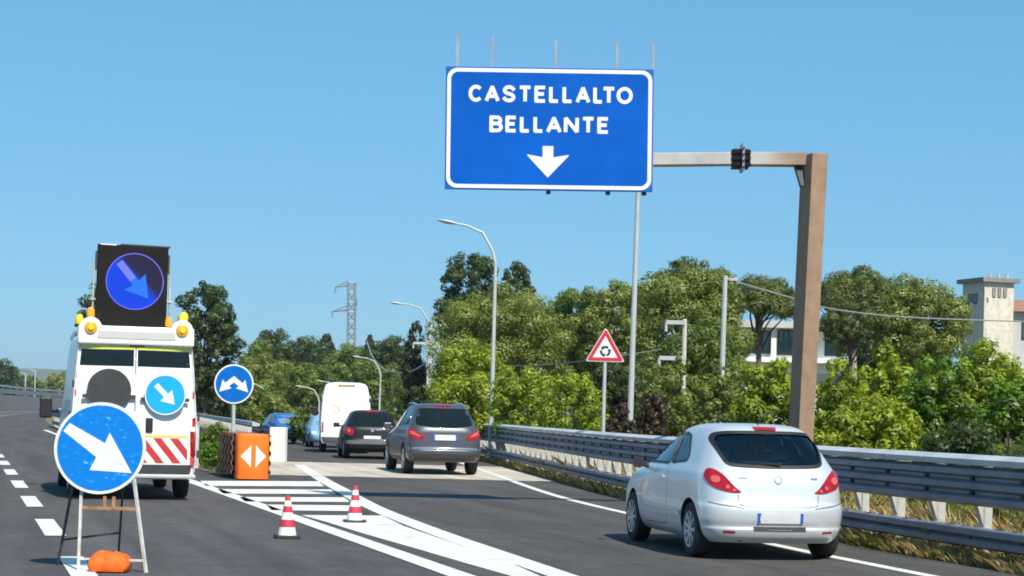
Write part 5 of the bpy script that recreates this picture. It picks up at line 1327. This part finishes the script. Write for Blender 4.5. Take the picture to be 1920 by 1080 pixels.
# ------------------------------------------------------------------ far left: parapet, hills, lamp posts
def far_left():
    fx = lambda y: AX(y) - off - 5.6
    o = Vector((fx(190), 190, 0)); t = thing('far_parapet', 'distant grey wall topped by a steel rail along the main road', 'parapet', o, 0)
    pts = [Vector((fx(y), y, 0)) - o for y in range(190, 560, 12)]
    def run(name, prof, mat): rail_piece(name, pts, prof, mat, t, closed=True)
    run('wall', [(-.3, 0), (-.3, 2.5), (.0, 2.5), (.0, 0)], M['slab'])
    run('rail', [(-.12, 2.75), (-.12, 3.45), (-.02, 3.45), (-.02, 2.75)], M['steel_rail'])
    run('rail', [(-.12, 3.75), (-.12, 4.05), (-.02, 4.05), (-.02, 3.75)], M['steel'])
    pm = MB().box((-.2, 0, 3.25), (.12, .12, 1.55)).mesh('post'); pm.materials.append(M['steel'])
    for p in pts: po = bpy.data.objects.new('post', pm); C.objects.link(po); po.parent = t; po.location = p
    for x, y1, lab in ((47, 702, 'thin pale lamp post standing left of two beyond the far parapet'), (65, 696, 'thin pale lamp post standing right of two beyond the far parapet')):
        p = P(x, 740, 420); q = P(x + 1, y1, 420); m = MB().tube([(0, 0, 0), (0, 0, q.z)], .14, 6).tube([(0, 0, q.z), (-.5, 0, q.z + .25), (-1.4, 0, q.z + .3)], .09, 5).build('lamp_post', M['pole'], None, loc=(p.x, 420, 0)); tag(m, lab, 'lamp post', 'lamp posts beyond the far parapet')
    # hills
    mb = MB(); n = 60; vs = []; fs = []; YH = 3200
    for r in range(6):
        for i in range(n + 1):
            x = -2600 + 3300 * i / n; hgt = (52 + 14 * math.sin(i * .23 + 1) + 8 * math.sin(i * .57) + 4 * math.sin(i * 1.3)) * (math.sin(math.pi * r / 5) ** .7 if r else 0)
            vs.append((x, YH + 260 * r, max(-2, hgt * 1.15)))
    for r in range(5):
        for i in range(n): fs.append((r * (n + 1) + i, r * (n + 1) + i + 1, (r + 1) * (n + 1) + i + 1, (r + 1) * (n + 1) + i))
    m, nt, b_ = new_mat('hill_cover'); nn = noise(nt, .02, 6, .7)
    rr = ramp(nt, nn.outputs['Fac'], [(.35, (.05, .075, .04)), (.55, (.12, .13, .07)), (.7, (.24, .20, .13))]); nt.links.new(rr.outputs[0], b_.inputs['Base Color']); b_.inputs['Roughness'].default_value = 1
    tag(mb.add(vs, fs).build('hills', m, None, smooth=True), kind='structure')
far_left()

# ------------------------------------------------------------------ vegetation
LM = dict(
    bright=leaf_mat('leaf_bright', (.105, .165, .016), (.33, .43, .040), .9),
    yellow=leaf_mat('leaf_yellow', (.130, .175, .016), (.38, .46, .042), .7),
    olive=leaf_mat('leaf_olive', (.095, .130, .026), (.28, .33, .075), .5),
    mid=leaf_mat('leaf_mid', (.058, .100, .020), (.20, .28, .052), .6),
    dark=leaf_mat('leaf_dark', (.024, .048, .017), (.095, .140, .042), .6),
    pine=leaf_mat('leaf_pine', (.050, .076, .019), (.17, .205, .052), .6),
    conifer=leaf_mat('leaf_conifer', (.018, .036, .020), (.060, .090, .040), .6),
    purple=leaf_mat('leaf_purple', (.05, .034, .02), (.12, .085, .048), .8),
    green=leaf_mat('leaf_green', (.050, .110, .015), (.19, .32, .032), .7),
    reed=leaf_mat('leaf_reed', (.14, .15, .06), (.36, .38, .20), .9))
def leaves(centres, radii, n, size, asp=.62, out=.80, shell=.66, seed=0, droop=.0):
    """n leaves spread through the outer part of a set of ellipsoid clumps"""
    rg = np.random.default_rng(seed)
    wgt = radii[:, 0] * radii[:, 2]; wgt = wgt / wgt.sum()
    k = rg.choice(len(centres), n, p=wgt)
    d = rg.normal(size=(n, 3)); d /= np.linalg.norm(d, axis=1)[:, None]
    rr = (shell + (1 - shell) * rg.random(n)) * (1 + .10 * rg.normal(size=n))
    pos = centres[k] + d * radii[k] * rr[:, None]
    nr = d * out + rg.normal(size=(n, 3)) * (1 - out) * .8; nr[:, 2] += .25; nr /= np.linalg.norm(nr, axis=1)[:, None]
    u = np.cross(nr, rg.normal(size=(n, 3))); u[:, 2] -= droop; u -= nr * (u * nr).sum(1)[:, None]; u /= np.linalg.norm(u, axis=1)[:, None]
    v = np.cross(nr, u); s = size * (.6 + .8 * rg.random(n))[:, None]
    V = np.empty((n, 4, 3)); V[:, 0] = pos - u * s * .5; V[:, 3] = pos + v * s * asp * .5 + u * s * .05; V[:, 2] = pos + u * s * .55 - nr * s * .10; V[:, 1] = pos - v * s * asp * .5 + u * s * .05
    sn = d * .62 + nr * .38; sn /= np.linalg.norm(sn, axis=1)[:, None]
    t = (rg.random(len(centres))[k] * .50 + rg.random(n) * .26)
    return V.reshape(-1, 3), np.arange(n * 4).reshape(-1, 4), t, np.repeat(sn, 4, axis=0)
def crown_blobs(rx, ry, z0, z1, kind, seed):
    rg = np.random.default_rng(seed + 1000); H_ = (z1 - z0) / 2; zc = (z0 + z1) / 2
    cs = []; rs = []
    nb = {'broad': 190, 'bush': 130, 'umbrella': 80, 'conifer': 120, 'cypress': 80}[kind]
    for i in range(nb):
        d = rg.normal(size=3); d /= np.linalg.norm(d)
        if kind == 'broad':
            q = .50 + .42 * rg.random() ** .8; c = d * q * np.array([rx, ry, H_]); b = min(rx, H_) * (.11 + .16 * rg.random())
            c[2] += zc; r_ = np.array([b, b, b * .85])
        elif kind == 'bush':
            d[2] = d[2] * .9 + .1; q = .45 + .45 * rg.random(); c = d * q * np.array([rx, ry, H_]); b = min(rx, H_) * (.12 + .16 * rg.random()); c[2] += zc; r_ = np.array([b, b, b])
        elif kind == 'umbrella':
            a = rg.random() * 6.283; q = math.sqrt(rg.random()); c = np.array([rx * .85 * q * math.cos(a), ry * .85 * q * math.sin(a), z0 + (z1 - z0) * (.30 + .50 * (1 - q * q) * (.5 + .5 * rg.random()))]); b = rx * (.13 + .10 * rg.random()); r_ = np.array([b, b, min(b * .75, (z1 - z0) * .3)])
        elif kind == 'conifer':
            u = rg.random() ** .8; a = rg.random() * 6.283; q = (1 - u) ** .75 * (.5 + .5 * rg.random()); c = np.array([rx * q * math.cos(a) * .85, ry * q * math.sin(a) * .85, z0 + (z1 - z0) * (u * .95)]); b = rx * (.14 + .18 * (1 - u)); r_ = np.array([b, b, b * .8])
        else:
            u = rg.random(); a = rg.random() * 6.283; sh = math.sin(math.pi * min(1, .12 + u * .86)) ** .6; q = sh * (.3 + .4 * rg.random()); c = np.array([rx * q * math.cos(a), ry * q * math.sin(a), z0 + (z1 - z0) * u * .93]); b = rx * (.34 + .15 * rg.random()) * max(.35, sh); r_ = np.array([b, b, b * 1.6])
        cs.append(c); rs.append(r_)
    return np.array(cs), np.array(rs)
NT = [0]
def tree(name, label, px0, px1, ytop, Y, kind, lm, zbot=None, cat='tree', dens=1.0, leaf=None, bark='bark', group=None, depth=.8, trunk=True, asp=.62):
    NT[0] += 1; sd = NT[0] * 17
    xc = (px0 + px1) / 2; top = P(xc, ytop, Y).z; rx = (px1 - px0) / 2 / F * Y
    c = P(xc, 780, Y)
    t = thing(name, label, cat, (c.x, Y, 0), 0, group)
    z0 = top * .22 if zbot is None else (P(xc, zbot, Y).z if zbot > 0 else .05)
    cs, rs = crown_blobs(rx, rx * depth, z0, top, kind, sd)
    sz = (leaf * .72 if leaf else None) or (.045 + .0010 * Y)
    A = 2 * rx * (top - z0)
    n = int(min(90000, dens * 4.6 * A / (sz * sz * asp * .35)))
    V, Fq, tn, sn = leaves(cs, rs, n, sz, asp, seed=sd)
    zt = np.percentile(V[:, 2], 99.7); V[:, 2] = np.where(V[:, 2] > z0, z0 + (V[:, 2] - z0) * (top - z0) / max(.1, zt - z0), V[:, 2])
    V[:, 0] *= rx / np.percentile(np.abs(V[:, 0]), 99.3)
    V[:, 2] = np.maximum(V[:, 2], .02)
    link('crown' if cat == 'tree' else 'foliage', fast_mesh('crown', V, Fq, tn, sn), LM[lm], t)
    # trunk and limbs reaching into the clumps
    mb = MB(); r0 = max(.05, min(.32, rx * .07)); fork = z0 + (top - z0) * (.25 if kind != 'umbrella' else .05)
    if cat == 'bush': fork = .25; r0 = .05
    rg = random.Random(sd)
    mb.tube([(0, 0, -.05), (rg.uniform(-.1, .1) * rx, 0, fork * .5), (rg.uniform(-.1, .1) * rx, 0, fork), (0, 0, fork + (top - fork) * .6)], [r0, r0 * .85, r0 * .7, r0 * .2], 8)
    for i in np.argsort(-rs[:, 0])[:14]:
        e = Vector(cs[i]); s = Vector((0, 0, fork * rg.uniform(.75, 1.1))); mid = s.lerp(e, .5) + Vector((rg.uniform(-.1, .1) * rx, 0, .08 * rx))
        mb.tube([s, mid, e], [r0 * .45, r0 * .3, r0 * .1], 5)
    mb.build('trunk' if cat == 'tree' else 'stems', M[bark], t, smooth=True)
    return t
# behind the works van and along the back
tree('tree', 'dark leafy tree showing right behind the works van', 322, 446, 534, 88, 'broad', 'dark', zbot=770, dens=.85, depth=.9)
tree('tree', 'dark leafy tree peeping out left of the roof arrow board', 132, 262, 536, 92, 'broad', 'dark', zbot=760, dens=.8)
tree('tree', 'rounded dark green tree at the left end of the back row', 462, 572, 620, 220, 'broad', 'dark', zbot=775)
tree('tree', 'yellowish green tree directly behind the round island sign', 436, 560, 664, 172, 'broad', 'olive', zbot=790)
tree('tree', 'dark conifer standing left of the lattice pylon', 566, 652, 628, 235, 'conifer', 'conifer', zbot=775)
tree('tree', 'dark conifer standing right of the lattice pylon', 664, 716, 630, 240, 'conifer', 'conifer', zbot=775)
tree('tree', 'dark green tree between the right conifer and the utility post', 694, 784, 632, 225, 'broad', 'dark', zbot=775)
tree('tree', 'mid green tree low behind the white delivery van', 520, 640, 684, 170, 'broad', 'mid', zbot=800)
tree('tree', 'mid green tree behind the black hatchback', 630, 760, 676, 168, 'broad', 'mid', zbot=800)
tree('cypress', 'narrow dark cypress left of the utility post', 752, 802, 606, 108, 'cypress', 'conifer', zbot=780, cat='tree')
tree('tree', 'tall dark broad-headed tree behind the curved street lamp', 814, 950, 478, 104, 'broad', 'dark', zbot=690)
tree('tree', 'narrower dark tree top just right of the curved street lamp', 926, 998, 492, 110, 'broad', 'dark', zbot=640)
tree('tree', 'large olive green tree rising behind the curved street lamp', 806, 1068, 542, 78, 'broad', 'olive', zbot=770)
tree('tree', 'bright green tree low beside the utility post and lamp', 806, 950, 640, 64, 'broad', 'bright', zbot=800, dens=.9)
tree('tree', 'dark green tree between the curved lamp and the warning triangle', 1004, 1160, 545, 86, 'broad', 'mid', zbot=750)
tree('tree', 'mid green tree behind the warning triangle', 1070, 1226, 530, 82, 'broad', 'olive', zbot=740)
tree('tree', 'big domed dark tree on the skyline between the two lamp poles', 1196, 1384, 486, 100, 'broad', 'pine', zbot=620)
tree('tree', 'large domed olive tree below the skyline dome', 1176, 1396, 508, 74, 'broad', 'olive', zbot=745)
tree('umbrella_pine', 'umbrella pine spreading above the white villa left of the gantry post', 1326, 1506, 518, 96, 'umbrella', 'pine', zbot=625, dens=1.1, asp=.4)
tree('umbrella_pine', 'umbrella pine with bare branching limbs right of the gantry post', 1512, 1694, 500, 92, 'umbrella', 'pine', zbot=612, dens=1.0, asp=.4, bark='bark_pale')
tree('tree', 'light green tree left of the beige tower', 1630, 1812, 522, 76, 'broad', 'olive', zbot=715)
tree('tree', 'small dark tree under the light green tree', 1610, 1720, 610, 84, 'broad', 'dark', zbot=740)
tree('tree', 'broad dark tree filling the gap left of the pylon foot', 500, 640, 634, 204, 'broad', 'dark', zbot=790)
tree('tree', 'mid green tree directly at the pylon foot', 596, 712, 648, 198, 'broad', 'mid', zbot=790)
tree('tree', 'dark green tree right of the pylon foot behind the far lamp', 668, 790, 640, 190, 'broad', 'dark', zbot=790)
tree('tree', 'olive tree lifting above the yellowish tree by the island sign', 440, 540, 640, 208, 'broad', 'mid', zbot=790)
tree('tree', 'mid green tree directly below the tall dark tree crown', 830, 1010, 560, 90, 'broad', 'mid', zbot=780)
tree('tree', 'dark tree behind the umbrella pine and the beige tower', 1560, 1760, 560, 112, 'broad', 'pine', zbot=780)
tree('tree', 'olive tree filling the lower gap left of the straight lamp pole', 1230, 1400, 600, 66, 'broad', 'mid', zbot=800)
tree('bush', 'wide dark hedge bush under the tree behind the works van', 330, 470, 690, 104, 'bush', 'dark', zbot=-1, cat='bush', dens=.8)
tree('bush', 'green bush under the left end of the back row of trees', 430, 540, 730, 96, 'bush', 'mid', zbot=-1, cat='bush', dens=.8)
tree('tree', 'dark pine crown hanging low right of the gantry post before the villa', 1526, 1660, 566, 88, 'broad', 'pine', zbot=652, asp=.4)
tree('tree', 'dark green tree masking the right end of the villa', 1618, 1730, 590, 80, 'broad', 'dark', zbot=790)
tree('bush', 'mid green bush filling the gap behind the tall lamp pole', 1140, 1270, 668, 66, 'bush', 'mid', zbot=-1, cat='bush', dens=.9)
# shrubs along the guardrail, near to far
tree('bush', 'bright yellow-green bush right beside the gantry post', 1506, 1640, 678, 35, 'bush', 'yellow', zbot=-1, cat='bush', leaf=.12, dens=.9)
tree('bush', 'bright leafy bush with a pale top right of the gantry bush', 1600, 1742, 652, 36.5, 'bush', 'bright', zbot=-1, cat='bush', leaf=.12, dens=.9)
tree('bush', 'low yellow-green bush in front of the gantry bushes', 1560, 1730, 742, 31.5, 'bush', 'yellow', zbot=-1, cat='bush', leaf=.11, dens=.85)
tree('bush', 'mid green bush left of the gantry post behind the hatchback', 1376, 1516, 676, 38, 'bush', 'bright', zbot=-1, cat='bush', leaf=.12, dens=.85)
tree('bush', 'dark green bush at the right edge under the tower', 1690, 1830, 672, 34, 'bush', 'green', zbot=-1, cat='bush', leaf=.115, dens=.9)
tree('bush', 'dense green bush with a bright crest below the beige tower', 1736, 1930, 644, 37, 'bush', 'bright', zbot=-1, cat='bush', leaf=.11, dens=.9)
tree('bush', 'dark green bush at the far right edge of the verge', 1840, 1990, 700, 32, 'bush', 'green', zbot=-1, cat='bush', leaf=.115, dens=.9)
tree('bush', 'dark green low bush behind the rail at the right edge', 1720, 1900, 790, 28.5, 'bush', 'dark', zbot=-1, cat='bush', leaf=.10, dens=.8)
tree('bush', 'olive shrub at the foot of the straight lamp pole', 1296, 1400, 690, 47, 'bush', 'olive', zbot=-1, cat='bush', dens=.7)
tree('bush', 'olive shrub at the foot of the slim utility post', 1200, 1312, 672, 52, 'bush', 'olive', zbot=-1, cat='bush', dens=.7)
tree('bush', 'purple-brown shrub between the warning triangle and the tall lamp pole', 1140, 1192, 756, 45, 'bush', 'purple', zbot=-1, cat='bush', dens=.8, leaf=.09)
tree('bush', 'purple-brown shrub right of the tall lamp pole', 1196, 1256, 738, 49, 'bush', 'purple', zbot=-1, cat='bush', dens=.7, leaf=.09)
tree('bush', 'dark shrub behind the pole of the warning triangle', 1080, 1200, 676, 60, 'bush', 'dark', zbot=-1, cat='bush', dens=.8)
tree('bush', 'bright green shrub left of the warning triangle pole', 1010, 1136, 700, 54, 'bush', 'bright', zbot=-1, cat='bush', dens=.7)
tree('bush', 'bright green shrub right of the curved street lamp', 916, 1040, 690, 58, 'bush', 'bright', zbot=-1, cat='bush', dens=.7)
tree('bush', 'yellow-green shrub left of the curved street lamp', 812, 930, 700, 62, 'bush', 'yellow', zbot=-1, cat='bush', dens=.7)
tree('bush', 'dark shrub above the roof of the SUV', 740, 830, 724, 84, 'bush', 'dark', zbot=-1, cat='bush', dens=.8)
tree('bush', 'dark hedge bush right of the pale blue car', 540, 604, 772, 80, 'bush', 'mid', zbot=-1, cat='bush', dens=.8)
tree('bush', 'olive hedge bush behind the blue car', 470, 556, 745, 90, 'bush', 'olive', zbot=-1, cat='bush', dens=.8)
tree('bush', 'green weeds bush beside the left flank of the crash cushion', 376, 428, 828, 44, 'bush', 'green', zbot=-1, cat='bush', dens=.8, leaf=.09)
tree('bush', 'dark bush between the works van and the crash cushion', 372, 440, 792, 54, 'bush', 'mid', zbot=-1, cat='bush', dens=.8)
tree('tree', 'distant dark tree clump at the left edge beyond the parapet', -60, 36, 674, 430, 'broad', 'dark', zbot=760, dens=.9)
tree('tree', 'distant olive tree clump behind the far lamp posts', 20, 84, 704, 470, 'broad', 'mid', zbot=760, dens=.9)
tree('tree', 'distant tree at the right end of the far parapet', 84, 150, 698, 480, 'broad', 'olive', zbot=760, dens=.9)

# bare limbs of the pine on the right, pale against the villa
# undergrowth and dry grass verge: nobody could count it
def grass(name, xy, h, wd, mat, seed, lean=.35):
    rg = np.random.default_rng(seed); n = len(xy)
    hh = h * (.5 + .9 * rg.random(n)); a = rg.random(n) * 6.283; le = lean * hh * rg.random(n)
    b = np.column_stack([xy, np.full(n, -.02)])
    sx = np.column_stack([np.cos(a), np.sin(a), np.zeros(n)]) * (wd * (.6 + .8 * rg.random(n)))[:, None]
    ld = np.column_stack([np.cos(a + 1.57 + rg.normal(size=n) * .6) * le, np.sin(a + 1.57) * le, hh])
    V = np.empty((n, 4, 3)); V[:, 0] = b - sx; V[:, 1] = b + sx; V[:, 2] = b + sx * .7 + ld * .55; V[:, 3] = b + ld
    o = link(name, fast_mesh(name, V.reshape(-1, 3), np.arange(4 * n).reshape(-1, 4), rg.random(n) * .7), mat); o['kind'] = 'stuff'; return o
M_dry = leaf_mat('dry_grass', (.32, .24, .10), (.70, .57, .27), 1.2)
M_weed = leaf_mat('weeds', (.05, .08, .014), (.22, .28, .055), 1.2)
rg = np.random.default_rng(5)
def band(y0, y1, a, b, n, clump=.0):
    u = rg.random(n); y = 1 / (1 / y0 + (1 / y1 - 1 / y0) * u); x = np.array([EX(q) for q in y]) + a + (b - a) * rg.random(n)
    keep = (np.sin(x * 3.1 + y * 1.9) + np.sin(y * .83 + 1.3) + rg.normal(size=n) * .8) > -1.2 + clump
    return np.column_stack([x, y])[keep]
def tufts(name, cen, blades, h, wd, mat, seed, spread=.10):
    rg = np.random.default_rng(seed); m_ = len(cen); n = m_ * blades; k = np.repeat(np.arange(m_), blades)
    ch = h * (.35 + 1.1 * rg.random(m_) ** 1.5); a = rg.random(n) * 6.283; r_ = rg.random(n)
    b = np.column_stack([cen[k] + np.column_stack([np.cos(a), np.sin(a)]) * (spread * r_)[:, None], np.full(n, -.03)])
    hh = ch[k] * (.5 + .7 * rg.random(n)); le = hh * (.25 + .9 * r_)
    ld = np.column_stack([np.cos(a) * le, np.sin(a) * le, hh]); tw = a + 1.57 + rg.normal(size=n) * .5
    sx = np.column_stack([np.cos(tw), np.sin(tw), np.zeros(n)]) * (wd * (.5 + rg.random(n)))[:, None]
    V = np.empty((n, 5, 3)); V[:, 0] = b - sx; V[:, 1] = b + sx; V[:, 2] = b + sx * .8 + ld * .6 + [0, 0, .02]; V[:, 3] = b + ld * np.array([1.1, 1.1, .88]); V[:, 4] = b - sx * .8 + ld * .6 + [0, 0, .02]
    o = link(name, fast_mesh(name, V.reshape(-1, 3), np.arange(5 * n).reshape(-1, 5), np.clip(rg.random(m_)[k] * .55 + rg.random(n) * .3, 0, 1)), mat); o['kind'] = 'stuff'; return o
tufts('dry_grass', band(15, 75, .12, 1.4, 8200), 22, .17, .0065, M_dry, 21)
tufts('low_weeds', band(15, 75, .10, 1.6, 3000, 1.1), 18, .16, .010, M_weed, 22, .14)
tufts('tall_dry_grass', band(15, 75, .7, 3.0, 4200), 20, .42, .008, M_dry, 23)
tufts('tall_weeds', band(15, 80, 1.8, 5.0, 2600, .4), 18, .55, .015, M_weed, 24, .2)
xy = np.column_stack([RL(60) + rg.random(9000) * 0, rg.random(9000)]) if False else None
yy = 44 + 70 * rg.random(16000); xx = np.array([RL(q) for q in yy]) - .3 - rg.random(16000) * np.minimum(8, (yy - 42) * .085 + .4)
grass('island_weeds', np.column_stack([xx, yy]), .45, .02, M_weed, 25)

# pale reeds at the right edge of the verge
def reeds():
    Y = 27.5
    for i, (px, lab) in enumerate(((1888, 'pale reed clump leaning over the rail at the right edge'), (1925, 'pale reed clump cut by the right edge of the view'))):
        c = P(px, 860, Y + i * .6); t = thing('reed_clump', lab, 'plant', (c.x, Y + i * .6, 0), 0, 'reeds by the rail')
        r_ = random.Random(40 + i); mb = MB()
        st = MB()
        for k in range(26):
            a = r_.uniform(0, 6.28); h = r_.uniform(.8, 1.45 - .05 * i); q = Vector((math.cos(a) * .35 * r_.random(), math.sin(a) * .3 * r_.random(), h)); b = Vector((q.x * .3, q.y * .3, 0))
            st.tube([b, b.lerp(q, .6) + Vector((0, 0, .05)), q], [.008, .006, .003], 4)
            for m_ in range(5):
                p = b.lerp(q, .35 + .13 * m_); an = r_.uniform(0, 6.28); L = r_.uniform(.25, .5); d = Vector((math.cos(an) * L, math.sin(an) * L, L * .55)); s = Vector((-math.sin(an), math.cos(an), 0)) * .018
                mb.add([p - s, p + s, p + d * .6 + s * .9, p + d - Vector((0, 0, L * .25)), p + d * .6 - s * .9], [(0, 1, 2, 3, 4)])
        f = mb.build('leaf_blades', LM['reed'], t); st.build('stems', LM['reed'], t)
reeds()

# ------------------------------------------------------------------ the air: faint haze that fades the far hills
def haze():
    m = bpy.data.materials.new('haze_air'); m.use_nodes = True; nt = m.node_tree; nt.nodes.remove(nt.nodes['Principled BSDF'])
    v = N(nt, 'ShaderNodeVolumePrincipled'); v.inputs['Color'].default_value = (.86, .93, 1, 1); v.inputs['Density'].default_value = 0.00014; v.inputs['Anisotropy'].default_value = 0.2
    nt.links.new(v.outputs[0], nt.nodes['Material Output'].inputs['Volume'])
    o = MB().box((0, 2350, 48.5), (9400, 5400, 99.2)).build('haze', m); o['kind'] = 'stuff'
haze()
